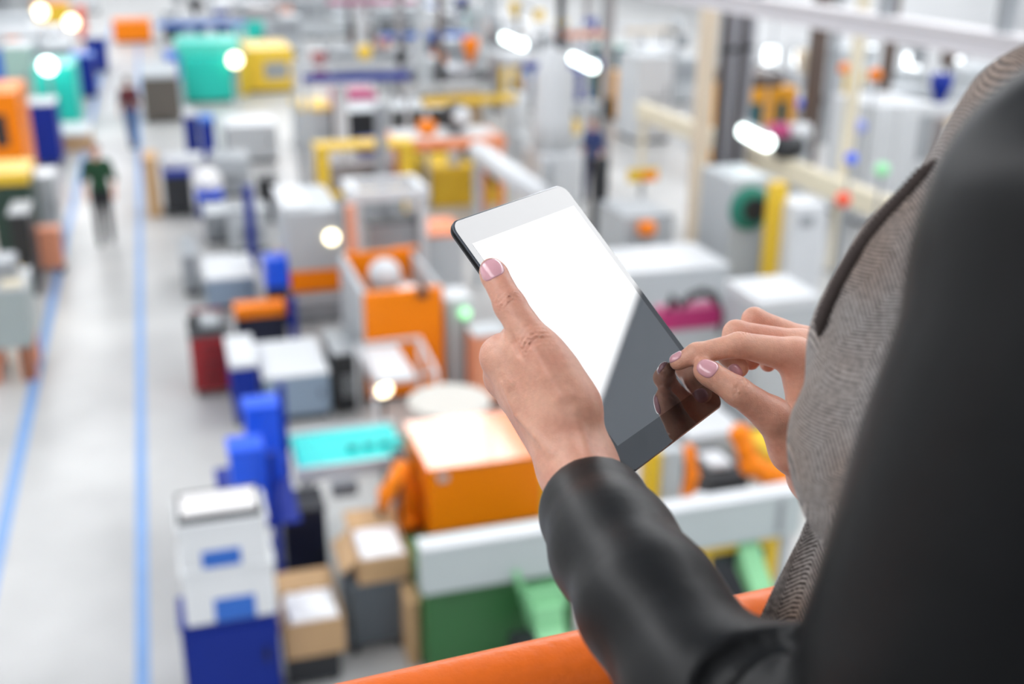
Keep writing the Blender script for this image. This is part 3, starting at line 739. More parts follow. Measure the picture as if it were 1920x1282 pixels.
# ---- cabinet with two white boxes and a tray, at the aisle
o, (x0, x1, zb, zt) = cabinet('blue_cabinet', 'dark blue steel cabinet by the aisle line, under the white lidded boxes', 'cabinet', (343, 526, 1160, 1290), 7.60, .42, NAVY, z0=0.0)
zc = zt
for k, (yt, yb, lx, lab) in enumerate(((1062, 1165, (402, 480, 1118, 1160), 'white plastic box with a blue label standing directly on the dark blue cabinet'), (975, 1062, (378, 452, 1030, 1062), 'white plastic box with a blue label stacked on another white box'))):
    Yb = 7.57; za, zb2 = zc, atY(420, yt, Yb)[2]
    a, b = atY(330+2*k, 1000, Yb)[0], atY(508-6*k, 1000, Yb)[0]
    t = thing('storage_box', lab, 'box', ((a+b)/2, Yb+.2, za), 'white boxes on the blue cabinet')
    MB().box(a, b, Yb, Yb+.40, za, zb2-.035, .02).build('tub', BOXW, t); MB().box(a-.012, b+.012, Yb-.015, Yb+.415, zb2-.04, zb2, .014).build('lid', BOXW, t)
    la, lb, z_1, z_2 = R(*lx, Yb); MB().box(la, lb, Yb-.008, Yb+.004, max(z_1, za+.01), min(z_2, zb2-.045), .003).build('label', MIDBLUE, t)
    zc = zb2
t = thing('paper_tray', 'open black framed tray of white paper on top of the white boxes', 'tray', ((a+b)/2, 7.75, zc))
MB().box(a+.01, b-.03, 7.58, 7.97, zc, zc+.02).build('tray_bottom', DARK, t)
MB().box(a+.01, b-.03, 7.58, 7.60, zc+.02, zc+.06).box(a+.01, b-.03, 7.95, 7.97, zc+.02, zc+.06).box(a+.01, a+.03, 7.60, 7.95, zc+.02, zc+.06).box(b-.05, b-.03, 7.60, 7.95, zc+.02, zc+.06).build('rim', DARK, t)
tag(MB().box(a+.035, b-.055, 7.605, 7.945, zc+.0205, zc+.055, .003).build('paper_stack', mat('white_paper', (.82, .80, .79), .8, 0, .02, 9)), 'stack of white paper in the black framed tray', 'paper')

# ---- blue bin rack beside it
xr_ = atY(516, 950, 8.6)[0]
t = thing('bin_rack', 'dark blue upright rack carrying bright blue bins behind the blue cabinet', 'rack', (xr_, 9.3, 0)); occ(xr_-.5, xr_+.06, 8.2, 10.2)
xk = atY(530, 800, 9.45)[0]+.06
for xp, Yp in ((xr_, 8.62), (xk, 10.05)): MB().box(xp-.035, xp+.035, Yp-.035, Yp+.035, 0, 1.75, .004).build('post', NAVY, t); MB().box(xp-.45, xp+.2, Yp-.04, Yp+.04, 0, .05).build('foot', NAVY, t)
for zq in (1.04, .3): MB().tube([(xr_, 8.65, zq), (xk, 10.02, zq)], .03, 8).build('rail', NAVY, t)
MB().box(xr_-.45, xk-.02, 8.70, 9.9, 1.0, 1.02).build('shelf', NAVY, t)
for (xa, xb, ya, yb, Yb, lab) in ((432, 497, 846, 922, 8.74, 'bright blue plastic bin on the rack, just behind the paper tray'), (460, 527, 766, 838, 9.45, 'bright blue plastic bin on the rack, in front of the grey cabinet')):
    a, b, z_1, z_2 = R(xa, xb, ya, yb, Yb); q = thing('plastic_bin', lab, 'bin', ((a+b)/2, Yb+.14, 1.02), 'blue bins on the rack')
    m = MB().box(a, b, Yb, Yb+.02, 1.02, z_2, .008).box(a, b, Yb+.26, Yb+.28, 1.02, z_2, .008).box(a, a+.02, Yb+.02, Yb+.26, 1.02, z_2).box(b-.02, b, Yb+.02, Yb+.26, 1.02, z_2).box(a+.02, b-.02, Yb+.02, Yb+.26, 1.02, 1.04); m.build('tub', BLUE, q)
    MB().box(a-.01, b+.005, Yb-.012, Yb+.29, z_2-.02, z_2+.02, .01).build('lid', BLUE, q)

# ---- boxes of white bags
t, (x0, x1, zb, zt) = cabinet('step_trolley', 'low black trolley under the open cardboard box beside the blue cabinet', 'trolley', (540, 640, 1230, 1290), 7.75, .50, DARK, None, 'casters', False, z0=0.0)
carton('open cardboard box of white bags on the low black trolley', 535, 648, 1165, 1232, 7.75, .50, zt, 'open cardboard boxes', 'white plastic bag in the open box on the low black trolley', side_flap=False)
t, (x0, x1, zb, zt) = cabinet('grey_container', 'dark grey container under a cardboard box beside the green machine', 'container', (658, 760, 1092, 1215), 8.05, .55, mat('dark_grey_plastic', (.10, .12, .14), .5, 0, .06, 4), None, 'legs', False, z0=0.0)
carton('open cardboard box of white bags on the dark grey container', 672, 770, 1045, 1096, 8.05, .55, zt, 'open cardboard boxes', 'white plastic bag in the open box on the dark grey container')
cabinet('cardboard_box', 'small brown cardboard box on the floor against the green machine', 'box', (766, 787, 1128, 1206), 7.75, .3, CARD, None, 'none', False, z0=0.0, lipz=.004)
cabinet('parts_bin', 'black bin on the floor behind the open boxes, under the teal conveyor', 'bin', (532, 612, 955, 1036), 8.95, .4, mat('navy_black_plastic', (.006, .009, .03), .4, 0, .05, 4), DARK, 'plinth', False, z0=0.0)

# ---- teal conveyor
zv = 1.1; xa, xb = G(562, 884, zv)[0], G(766, 858, zv)[0]; ya, yb = G(562, 884, zv)[1], G(548, 812, zv)[1]
t = thing('belt_conveyor', 'short belt conveyor with a teal belt behind the orange robot arm', 'conveyor', ((xa+xb)/2, (ya+yb)/2, 0)); occ(xa, xb, ya, yb)
MB().box(xa, xb, ya+.05, yb-.05, zv-.10, zv, .03).build('belt', mat('teal_belt', (.01, .66, .62), .5, 0, .1, 5), t)
MB().box(xa-.03, xb+.03, ya, ya+.045, zv-.12, zv+.02, .006).build('side_rail', WHITE, t); MB().box(xa-.03, xb+.03, yb-.045, yb, zv-.12, zv+.02, .006).build('side_rail', WHITE, t)
for sx in (xa+.1, xb-.1):
    for sy in (ya+.022, yb-.022): MB().box(sx-.025, sx+.025, sy-.02, sy+.02, 0, zv-.121).build('leg', STEEL, t)
MB().obox((xa+.4, ya-.06, zv-.2), 0, .25, .1, .16, .02).build('motor', GREY, t)
for k in range(4):
    p = (xa+.55+.16*k, ya+.32, zv+.0015); tag(MB().lathe(p, [(.045, 0), (.05, .01), (.05, .05), (.03, .06)], 14).build('moulded_part', mat('sea_green_plastic', (.01, .36, .36), .4, 0, .1, 5)), 'small sea green moulded part lying on the teal conveyor belt', 'plastic part', 'moulded parts on the teal belt')

# ---- orange robot arm on its pedestal
Yr = 8.75; P_ = lambda x, y, Y=Yr: tuple(atY(x, y, Y))
bx_, bz_ = atY(762, 985, Yr)[0], atY(762, 985, Yr)[2]
t = thing('industrial_robot', 'orange jointed robot arm between the teal conveyor and the orange cabinet', 'robot', (bx_, Yr, 0)); occ(bx_-.3, bx_+.2, Yr-.2, Yr+.25)
MB().lathe((bx_, Yr, 0), [(.2, 0), (.2, .03), (.11, .05), (.10, bz_-.05), (.14, bz_-.03), (.14, bz_)], 20).build('pedestal', DARK, t, True)
MB().lathe((bx_, Yr, bz_), [(.13, 0), (.13, .08), (.10, .14)], 20).ball((bx_, Yr, bz_+.15), .10).build('shoulder', ORANGE, t, True)
MB().tube([(bx_, Yr, bz_+.15), P_(770, 930), P_(752, 886)], [.085, .075, .08], 16).ball(P_(752, 882), .095).build('upper_arm', ORANGE, t, True)
MB().tube([P_(752, 882, Yr-.1), P_(728, 920, Yr-.12), P_(716, 952, Yr-.12)], [.075, .07, .05], 16).ball(P_(725, 925, Yr-.12), .085).build('forearm', ORANGE, t, True)
MB().tube([P_(716, 952, Yr-.12), P_(714, 966, Yr-.12)], .035, 12).build('gripper', DARK, t)
MB().tube([P_(757, 886, Yr-.13), P_(748, 930, Yr-.18), P_(752, 975, Yr-.15)], .018, 8).build('hose', RUBBER, t, True)

# ---- green moulding machine with white guard and orange cover
gx0 = G(791, 1035, 1.3)[0]; gY = G(791, 1035, 1.3)[1]; gx1 = G(1490, 906, 1.3)[0]
gz = atY(806, 1117, gY)[2]; ox0, ox1 = atY(806, 950, 8.42)[0], atY(1014, 950, 8.42)[0]
t = thing('moulding_machine', 'green injection moulding machine with a long white guard beam behind the orange handrail', 'machine', (gx0+1.5, gY+1, 0)); occ(gx0, gx1, gY-.6, gY+2.9)
MB().box(gx0+.05, gx0+1.35, gY+.10, gY+.95, .06, gz, .02).build('base', GREEN, t); MB().box(gx0+.12, gx0+1.28, gY+.18, gY+.9, 0, .06).build('plinth', DARK, t)
MB().box(gx0, gx1, gY, gY+.16, gz, 1.30, .015).build('guard_beam', mat('pale_green_grey_paint', (.52, .58, .58), .4, 0, .05, 2), t)
MB().box(gx0-.01, gx1, gY-.01, gY+.19, 1.30, 1.32, .008).build('beam_lip', WHITE, t)
MB().box(ox0+.04, ox1-.02, 8.44, 10.1, .06, .69, .02).build('bed', GREEN, t); MB().box(ox0+.1, ox1-.1, 8.5, 10.0, 0, .06).build('plinth', DARK, t)
a, b, z_1, z_2 = R(1010, 1110, 1115, 1190, gY-.28)
br = MB().prism([(gY+.11, .78), (gY+.11, .5), (gY-.45, .28), (gY-.5, .34), (gY-.22, .52), (gY-.16, .70)], 'X', a, a+.25); br.build('clamp', LGREEN, t)
MB().box(a-.04, a+.32, gY-.1, gY+.11, .62, .80, .02).build('clamp_head', LGREEN, t); MB().tube([(a-.06, gY-.02, .80), (a-.12, gY-.05, 1.0)], .03, 10).build('clamp_arm', LGREEN, t)
MB().obox((a-.10, gY-.30, .40), 0, .22, .40, .2, .03).build('motor', DARK, t); MB().tube([(a+.30, gY-.3, .45), (a+.95, gY-.3, .45)], .06, 14).build('tie_bar', STEEL, t, True)
fx0, fx1, z_1, z_2 = R(1308, 1452, 1012, 1100, gY+.12)
for u, v_ in ((fx0, fx0+.1), (fx1-.12, fx1)): MB().box(u, v_, gY+.08, gY+.16, 0, gz).build('post', YELLOW, t)
MB().box(fx0+.1, fx1-.12, gY+.08, gY+.16, gz-.12, gz).build('yellow_rail', YELLOW, t); MB().box(fx0+.1, fx1-.12, gY+.11, gY+.13, .1, gz-.12).build('window', mat('smoked_glass', (.03, .035, .045), .15, 0, 0), t)
MB().box(fx1+.02, gx1-.02, gY+.1, gY+.4, 0, gz, .01).build('side_panel', PALE, t)
MB().prism([(gY+.07, .85), (gY+.07, .6), (gY-.3, .42), (gY-.34, .5), (gY-.1, .68)], 'X', fx1-.42, fx1-.22).build('clamp', LGREEN, t)
MB().box(gx1-.25, gx1-.19, gY-.012, gY+.005, gz+.06, 1.25).build('slot', GREY, t)
yb_ = G(760, 792, 1.5)[1]
cv = MB().box(ox0, ox1, 8.42, yb_, .70, 1.47, .012).build('cover', ORANGE, t); cv['label'] = 'big orange machine cover with a pale glossy top'
MB().box(ox0-.012, ox1+.012, 8.405, yb_+.01, 1.47, 1.5, .008).build('top_panel', mat('orange_gloss_enamel', (0.90, 0.24, 0.05), 0.16, 0, 0.03, 3, 0, 0.9, coat=1.0), cv); MB().obox((ox0+.12, 8.41, 1.40), 0, .09, .012, .07, .004).build('badge', PALE, cv)
xq = ox0-.06
t = thing('black_column', 'black square column beside the orange machine cover', 'column', (xq, 9.1, 0)); MB().box(xq-.10, xq+.02, 9.0, 9.3, 0, 1.3, .01).build('column_shaft', DARK, t); MB().box(xq-.13, xq+.03, 8.97, 9.33, 0, .03).build('base_plate', DARK, t)
# yellow post, grey post and robots right of the cover
def post(name, label, cat, xl, xr, yt, Y, m, dep=.14, cap=None, zt=None):
    a, b, _, z = R(xl, xr, yt, yt+20, Y); z = zt or z
    o = thing(name, label, cat, ((a+b)/2, Y+dep/2, 0)); occ(a, b, Y, Y+dep)
    MB().box(a, b, Y, Y+dep, .02, z, .006).build('shaft', m, o); MB().box(a-.015, b+.015, Y-.015, Y+dep+.015, 0, .02).build('base_plate', GREY, o)
    if cap: MB().box(a-.01, b+.01, Y-.01, Y+dep+.01, z, z+.03).build('cap', cap, o)
    return o
post('guard_post', 'yellow guard post just beyond the bottom corner of the tablet', 'post', 1213, 1240, 850, 8.7, YELLOW)
post('guard_post', 'pale grey square post beside the yellow post below the tablet', 'post', 1244, 1282, 846, 8.75, PALE)
post('guard_post', 'yellow post at the end of the orange machine cover', 'post', 1016, 1036, 900, 8.5, YELLOW)
def robot(label, Y, pts, r, foot, group=None, joint=None):
    c = atY(*foot, Y); q = [tuple(atY(x, y, Y+dy)) for x, y, dy in pts]
    o = thing('industrial_robot', label, 'robot', (c[0], Y, 0), group); occ(c[0]-.2, c[0]+.2, Y-.2, Y+.2)
    z_ = q[0][2]
    MB().lathe((q[0][0], q[0][1], 0), [(.2, 0), (.2, .03), (.12, .06), (.12, max(.1, z_-.02))], 18).build('pedestal', GREY, o, True)
    for i in range(len(q)-1): MB().tube([q[i], q[i+1]], [r*(1-.12*i), r*(.9-.12*i)], 14).ball(q[i+1], r*(1.08-.12*i)).build('arm_link', ORANGE, o, True)
    MB().ball(q[0], r*1.15).build('shoulder', ORANGE, o, True); MB().tube([q[-1], (q[-1][0]+.02, q[-1][1], q[-1][2]-.1)], r*.5, 10).build('gripper', DARK, o)
    return o
robot('orange robot arm with yellow hose seen beside the pointing hand', 8.9, [(1462, 900, 0), (1408, 870, 0), (1388, 815, .1)], .12, (1455, 905))
robot('slim orange robot arm behind the bottom edge of the tablet', 9.0, [(1290, 925, 0), (1298, 890, 0), (1292, 845, .1)], .07, (1296, 925))
t, rc = cabinet('control_desk', 'black machine desk with a white pad below the pointing hand', 'machine', (1330, 1402, 895, 960), 9.2, .7, DARK, None, 'plinth', False, z0=0.0)
tag(MB().obox(((rc[0]+rc[1])/2, 9.55, rc[3]+.03), 0, .26, .34, .06, .02).build('white_pad', WHITE), 'white square pad lying on the black machine desk', 'pad')
t, rc = cabinet('machine_block', 'pale grey machine block behind the black desk', 'machine', (1290, 1392, 812, 900), 10.3, .8, PALE, WHITE, 'plinth', True, z0=0.0)
cabinet('yellow_cabinet', 'yellow machine cabinet behind the orange robot beside the jacket', 'cabinet', (1440, 1530, 842, 930), 9.7, .55, YELLOW, None, 'plinth', True, z0=0.0)
c = atY(1312, 938, 8.55); t = thing('signal_lamp', 'white ball lamp on a yellow stem in front of the slim orange robot', 'lamp', (c[0], 8.55, 0)); MB().ball(tuple(c), .085).build('globe', WHITE, t, True); MB().tube([(c[0], 8.55, 0), (c[0], 8.55, c[2]-.07)], .03, 10).build('stem', YELLOW, t)

# ---- cabinets along the aisle
cabinet('grey_cabinet', 'blue grey steel cabinet with a pale top behind the bright blue bins', 'cabinet', (497, 620, 702, 796), 12.9, 1.25, GREYB, WHITE, z0=0.0, vent=False)
cabinet('grey_cabinet', 'blue grey steel cabinet with a pale top beyond the red tool cart', 'cabinet', (388, 482, 520, 582), 17.4, 1.3, GREYB, WHITE, z0=0.0)
cabinet('dark_grey_cabinet', 'dark grey machine block by the aisle beyond the red tool cart', 'cabinet', (343, 374, 480, 548), 18.3, 1.2, GREY, None, z0=0.0, door=False)
t, rc = cabinet('tool_cart', 'dark red tool cart with a black side beside the aisle', 'cart', (360, 438, 628, 744), 14.0, .75, RED, DARK, 'casters', False, z0=0.0)
for k in range(3): d = MB().box(rc[0]+.05, rc[1]-.05, 13.985, 14.003, .2+.2*k, .36+.2*k, .006).build('drawer', RED, t); MB().box(rc[0]+.15, rc[1]-.15, 13.955, 13.984, .29+.2*k, .31+.2*k).build('handle', DARK, d)
MB().box(rc[1], rc[1]+.012, 14.08, 14.68, .18, rc[3]-.1).build('side_panel', mat('dark_slate_plastic', (.035, .045, .05), .5, 0, 0), t); MB().tube([(rc[0]+.06, 14.8, rc[3]-.12), (rc[0]+.06, 14.88, rc[3]+.05), (rc[1]-.06, 14.88, rc[3]+.05), (rc[1]-.06, 14.8, rc[3]-.12)], .018, 10).build('push_handle', RED, t)
tag(MB().obox((rc[0]+.28, 14.35, rc[3]+.055), 0, .26, .2, .11, .03).build('tool_case', PALE), 'pale tool case lying on the red tool cart', 'case')
tag(MB().lathe((rc[0]+.10, 14.5, rc[3]), [(.06, 0), (.06, .12), (.03, .15)], 14).build('oil_can', DARK), 'black oil can standing on the red tool cart', 'can')
t, rc = cabinet('white_bin', 'dark blue bin with a white lid between the red cart and the grey cabinet', 'bin', (436, 486, 680, 775), 12.95, 1.0, NAVY, WHITE, 'plinth', False, z0=0.0, lipz=.07)
cabinet('black_machine', 'black open machine with dark fans beside the grey cabinet', 'machine', (628, 680, 660, 782), 13.0, .9, DARK, GREY, 'plinth', False, True, z0=0.0)
cabinet('low_orange_machine', 'low machine with an orange top strip behind the red tool cart', 'machine', (442, 536, 574, 625), 15.6, .3, mat('navy_black_plastic', (.006, .009, .03)), ORANGE, 'plinth', False, z0=0.0, lipz=.16)
cabinet('blue_box', 'bright blue box on a black stand left of the white and orange machine', 'box', (500, 541, 485, 585), 16.4, .35, DARK, BLUE, 'plinth', False, z0=0.0, lipz=.45)

# ---- white and orange machine
a, b, z_1, z_2 = R(543, 643, 395, 600, 16.4)
t = thing('white_machine', 'tall white machine with an orange band left of the open orange machine', 'machine', ((a+b)/2, 17.2, 0)); occ(a, b, 16.4, 18.1)
z3, z4 = atY(595, 545, 16.4)[2], atY(595, 507, 16.4)[2]
MB().box(a+.03, b-.03, 16.45, 18.05, 0, z3-.02, .01).build('base', GREY, t); MB().box(a, b, 16.38, 18.1, z3, z4, .015).build('band', ORANGE, t)
MB().box(a-.02, b, 16.4, 18.1, z4, z_2, .03).build('housing', PALE, t); MB().box(a-.05, b-.4, 16.5, 18.0, z_2, z_2+.05, .02).build('roof_panel', WHITE, t)
MB().box(a+.05, b-.05, 16.36, 16.45, z3*.35, z3*.5).build('drip_tray', STEEL, t); MB().box(a+.05, b-.05, 16.36, 16.45, z3*.7, z3*.85).build('drip_tray', WHITE, t)
c = atY(622, 445, 16.38); MB().lathe((c[0], 16.4, c[2]), [(.10, 0), (.10, -.03), (.06, -.05)], 18, 'Y').build('lamp', WARM, t)

# ---- open orange machine
a, b, z_1, z_2 = R(685, 832, 545, 752, 13.2); yk = 14.9
t = thing('orange_machine', 'large orange machine with a white tube guard in front of its panel', 'machine', ((a+b)/2, 14, 0)); occ(a-.1, b, 12.2, yk)
MB().box(a, b, 13.2, 13.32, .08, z_2, .015).build('front_panel', ORANGE, t); MB().box(a+.05, b-.05, 13.3, yk, 0, .08).build('plinth', DARK, t)
MB().box(a-.03, a+.05, 13.22, yk, .08, z_2+.02, .01).build('side_panel', PALE, t); MB().box(b-.06, b, 13.32, yk, .08, z_2, .01).build('side_panel', PALE, t)
MB().box(a+.05, b-.06, 13.32, yk, .5, .62).build('bed', GREY, t); MB().box(a+.05, b-.06, yk-.1, yk, .62, z_2+.05).build('back_panel', ORANGE, t)
ua, ub, uz, uz2 = R(738, 786, 464, 545, yk-.06); MB().box(ua, ub, yk-.06, yk+.02, z_2+.03, uz2, .02).build('upper_panel', ORANGE, t)
MB().obox((a+.6, 14.2, .95), .3, .5, .5, .66, .06).build('mould', STEEL, t); MB().ball((a+.45, 14.1, 1.45), .22).build('mould_cap', WHITE, t, True)
c = atY(792, 548, 13.19); MB().lathe((c[0], 13.2, c[2]), [(.075, 0), (.075, -.04), (.05, -.06)], 16, 'Y').build('knob', DARK, t)
def P3(x, y, z): return tuple(G(x, y, z))
gq = [P3(668, 648, .95), P3(786, 634, .95), P3(818, 697, .95), P3(703, 722, .95)]
MB().tube(gq+[gq[0]], .03, 10).build('tube_guard', WHITE, t, True)
MB().box(gq[0][0]+.05, gq[0][0]+.5, gq[3][1]+.1, gq[0][1]-.05, .90, .93).build('guard_table', WHITE, t)
for q in gq: MB().tube([(q[0], q[1], 0), q], .025, 10).build('guard_leg', WHITE, t, True)
c = P3(718, 727, .7); MB().lathe((c[0], c[1], c[2]), [(.10, 0), (.10, -.03), (.07, -.06)], 18, 'Y').build('lamp', WARM, t); MB().tube([(c[0], c[1]+.02, 0), (c[0], c[1]+.02, c[2])], .02, 8).build('lamp_stem', DARK, t)
cabinet('switch_cabinet', 'pale switch cabinet right of the open orange machine', 'cabinet', (838, 884, 560, 742), 13.3, .5, PALE, WHITE, z0=0.0)
c = atY(870, 585, 13.2); t = thing('green_lamp', 'lit green lamp on a dark stem in front of the switch cabinet', 'lamp', (c[0], 13.15, 0)); MB().ball((c[0], 13.15, c[2]), .075).build('globe', GLED, t, True); MB().tube([(c[0], 13.15, 0), (c[0], 13.15, c[2]-.06)], .02, 8).build('stem', DARK, t)
cabinet('pink_cabinet', 'pinkish orange cabinet partly behind the knuckles of the holding hand', 'cabinet', (890, 950, 625, 720), 12.6, .4, TAN, PALE, z0=0.0)
c = G(842, 748, .95); t = thing('round_table', 'round pale table behind the wrist of the holding hand', 'table', (c[0], c[1], 0)); occ(c[0]-.5, c[0]+.5, c[1]-.5, c[1]+.5)
MB().lathe((c[0], c[1], .89), [(.44, 0), (.46, .02), (.46, .05), (.44, .06)], 28).build('table_top', mat('off_white_laminate', (.58, .56, .51), .6, 0, .03, 3), t); MB().lathe((c[0], c[1], 0), [(.25, 0), (.25, .03), (.05, .05), (.05, .88)], 18).build('pedestal', DARK, t)

# ---- frames and beams behind the orange machine
def gantry(label, xl, xr, yt, Y, m, zt=None, dep=1.0, beam=.12, leg=.08, ml=None, cat='frame', name='machine_gantry'):
    a, b, _, z = R(xl, xr, yt, yt+10, Y); z = zt or z
    o = thing(name, label, cat, ((a+b)/2, Y+dep/2, 0)); occ(a, b, Y, Y+dep)
    for sx in (a, b-leg):
        for sy in (Y, Y+dep-leg): MB().box(sx, sx+leg, sy, sy+leg, 0, z-beam).build('leg', ml or m, o)
    MB().box(a-.03, b+.03, Y-.02, Y+leg, z-beam, z, .01).build('beam', m, o); MB().box(a-.03, b+.03, Y+dep-leg, Y+dep+.02, z-beam, z, .01).build('beam', m, o)
    MB().box(a-.02, a+leg, Y+leg, Y+dep-leg, z-beam, z).build('cross_bar', m, o); MB().box(b-leg, b+.02, Y+leg, Y+dep-leg, z-beam, z).build('cross_bar', m, o)
    return o, (a, b, z)
gantry('white machine frame with open bays behind the open orange machine', 662, 800, 356, 15.6, WHITE, None, .9, .16, .10)
post('orange_post', 'orange post in front of the white machine frame', 'post', 650, 666, 385, 15.2, TAN)
cabinet('open_machine', 'black and steel machine inside the white frame', 'machine', (690, 795, 415, 500), 15.75, .5, GREY, DARK, z0=0.0, vent=True, door=False)
cabinet('orange_hood', 'pale orange hood left of the top of the tablet', 'machine', (803, 870, 436, 480), 16.0, .9, PALE, mat('pale_orange_hood_paint', (.88, .26, .10), .4, 0, .04, 3), z0=0.0, door=False, lipz=.06)
a, b = G(895, 284, 2.3), G(1012, 366, 2.3); DUCT = [a, b]; t = thing('transfer_duct', 'thick slanted white duct above the top edge of the tablet', 'duct', tuple((a+b)/2*V(1, 1, 0)))
MB().tube([tuple(a), tuple(b)], .17, 18).build('pipe', WHITE, t, True)
for q in (a, b): MB().box(q[0]-.06, q[0]+.06, q[1]-.06, q[1]+.06, 0, 2.12).build('support', PALE, t)
MB().obox((b[0]-.05, b[1]-.02, 1.6), .2, .5, .4, .8, .03).build('elbow_box', ORANGE, t)
o, (a, b, z) = gantry('orange framed work platform with a white top behind the slanted duct', 740, 945, 262, 21.0, mat('pale_orange_enamel', (.85, .27, .10), .4, 0, .05, 3), None, 1.3, .18, .10)
MB().box(a+.1, b-.1, 21.1, 22.2, z, z+.03).build('top_plate', WHITE, o)
q = atY(855, 228, 21.6); t = thing('motor', 'black and white round motor on the orange work platform', 'motor', (q[0], 21.6, z+.03)); MB().ball((q[0], 21.6, z+.33), .30).build('casing', DARK, t, True); MB().ball((q[0]+.05, 21.36, z+.36), .19).build('cap', WHITE, t, True)
tag(MB().obox((atY(800, 238, 21.5)[0], 21.5, z+.17), .2, .3, .3, .26, .04).build('orange_box', ORANGE), 'small orange box on the orange work platform', 'box')
o, (a, b, z) = gantry('yellow guard frame with pale panels left of the orange work platform', 595, 775, 270, 20.3, YELLOW, None, .5, .10, .20)
MB().box(a+.2, b-.2, 20.34, 20.38, .1, 1.0).build('panel', GREY, o); MB().box(a+.2, b-.2, 20.3, 20.39, 1.0, 1.12).build('rail', YELLOW, o)
post('dark_post', 'tall dark post in front of the yellow guard frame', 'post', 706, 724, 195, 17.6, GREY, .2)
cabinet('magenta_machine', 'magenta topped machine in the middle of the hall', 'machine', (632, 706, 176, 215), 29.5, 1.2, DARK, MAGENTA, z0=0.0, lipz=.5, door=False)
cabinet('dark_bench', 'dark machine bench with a grey top behind the yellow guard frame', 'bench', (652, 850, 205, 245), 25.5, 1.4, DARK, PALE, 'legs', False, z0=0.0)

# ---- white robot column with black cable, lamps
a, b, z_1, z_2 = R(1015, 1093, 290, 402, 20.2)
t = thing('robot_column', 'white column machine with a long black hose behind the top of the tablet', 'machine', ((a+b)/2, 20.8, 0)); occ(a, b, 20.2, 21.4)
MB().box(a, b, 20.2, 21.4, 0, z_2, .06).build('base', WHITE, t); c2 = atY(1055, 200, 20.6)
MB().lathe(((a+b)/2-.05, 20.7, z_2), [(.42, 0), (.40, .6), (.34, 1.4), (.24, 1.9), (.10, 2.0)], 22).build('tower', WHITE, t, True)
MB().tube([tuple(atY(1032, 300, 20.15)), tuple(atY(1027, 345, 20.15)), tuple(atY(1026, 398, 20.15))], .09, 10).build('side_pipe', GREY, t, True)
MB().tube([tuple(atY(1036, 150, 20.6)), tuple(atY(1046, 120, 20.6)), tuple(atY(1052, 60, 20.6)), tuple(atY(1053, -40, 20.6)), (atY(1053, -40, 20.6)[0], 20.6, 9.98)], .085, 12).build('hose', DARK, t, True)
def tube_light(label, x0, y0, x1, y1, Y0, Y1):
    p, q = atY(x0, y0, Y0), atY(x1, y1, Y1); t = thing('tube_light', label, 'lamp', tuple((p+q)/2), 'tube lamps over the lines')
    MB().tube([tuple(p), tuple(q)], .12, 12).build('tube', TUBE, t, True)
    MB().tube([tuple(p+V(0, 0, .13)), tuple(q+V(0, 0, .13))], .06, 8).build('housing', PALE, t)
    for e in (p*.85+q*.15, p*.15+q*.85): MB().tube([(e[0], e[1], e[2]+.14), (e[0], e[1], 10.0)], .012, 6).build('hanger', GREY, t)
tube_light('lit tube lamp hanging above the blue worker', 946, 70, 980, 84, 30, 29)
tube_light('lit tube lamp hanging right of the white column machine', 1076, 108, 1113, 126, 26, 25)
tube_light('whitish roll drawn as a hanging glowing tube right of the beige pillar', 1395, 245, 1440, 268, 17, 16.2)  # whitish roll, no lamp; the tube's glow is added

# ---- pillar, pipes, beams on the right
def pillar(label, xl, xr, y, Y, m, name='pillar', cat='pillar', group=None, depth=None):
    a, b = atY(xl, y, Y)[0], atY(xr, y, Y)[0]; d = depth or (b-a)
    o = thing(name, label, cat, ((a+b)/2, Y+d/2, 0), group); occ(a, b, Y, Y+d)
    MB().box(a, b, Y, Y+d, .03, 9.98, .01).build('shaft', m, o); MB().box(a-.06, b+.06, Y-.06, Y+d+.06, 0, .03).build('base_plate', GREY, o); return o
PIPED = mat('dark_grey_pipe_paint', (.13, .12, .13), .5, .2, .06, 2); PIPEL = mat('pale_pipe_paint', (.40, .40, .44), .45, .2, .06, 2)
pillar('beige square pillar rising behind the tablet, left of the grey pipes', 1291, 1318, 455, 18.7, BEIGE, depth=.16)
for k, (xa, m) in enumerate(((1333, PIPED), (1348, PIPEL), (1363, PIPED), (1378, PIPEL))):
    c = atY(xa, 440, 18.9+.1*k); t = thing('riser_pipe', ['dark grey riser pipe nearest the beige pillar', 'pale riser pipe second from the beige pillar', 'dark grey riser pipe third from the beige pillar', 'pale riser pipe farthest from the beige pillar'][k], 'pipe', (c[0], c[1], 0), 'riser pipes by the beige pillar')
    MB().tube([(c[0], c[1], .0), (c[0], c[1], 9.99)], .085, 12).build('pipe_run', m, t, True)
    for zq in (1.2, 3.6, 6.0): MB().lathe((c[0], c[1], zq), [(.10, 0), (.10, .08)], 12).build('clamp', DARK, t)
t = thing('cable_tray', 'long cream beam running behind the beige pillar along the right machine row', 'beam', (10.9, 18, 0)); occ(10.7, 11.1, 13.5, 25)
MB().box(10.78, 11.02, 13.8, 24.6, 1.42, 1.80, .02).build('beam', CREAM, t)
for Yp in (14, 19.8, 24.4): MB().box(10.84, 10.96, Yp-.06, Yp+.06, 0, 1.42).build('support', CREAM, t)
t = thing('crane_rail', 'pale grey overhead crane rail crossing the upper right corner', 'beam', (6.98, 25, 4.7))
MB().box(6.93, 7.03, 5.5, 60, 4.86, 5.02).box(6.86, 7.10, 5.5, 60, 5.02, 5.05).box(6.86, 7.10, 5.5, 60, 4.83, 4.86).build('girder', mat('pale_lilac_grey_paint', (.74, .72, .74), .5, 0, .04, 1), t)
for Yp in (8.2, 9.9, 12.5, 18, 24, 30, 38): MB().box(6.93, 7.03, Yp-.07, Yp+.07, 5.05, 10.0).build('hanger', GREY, t)
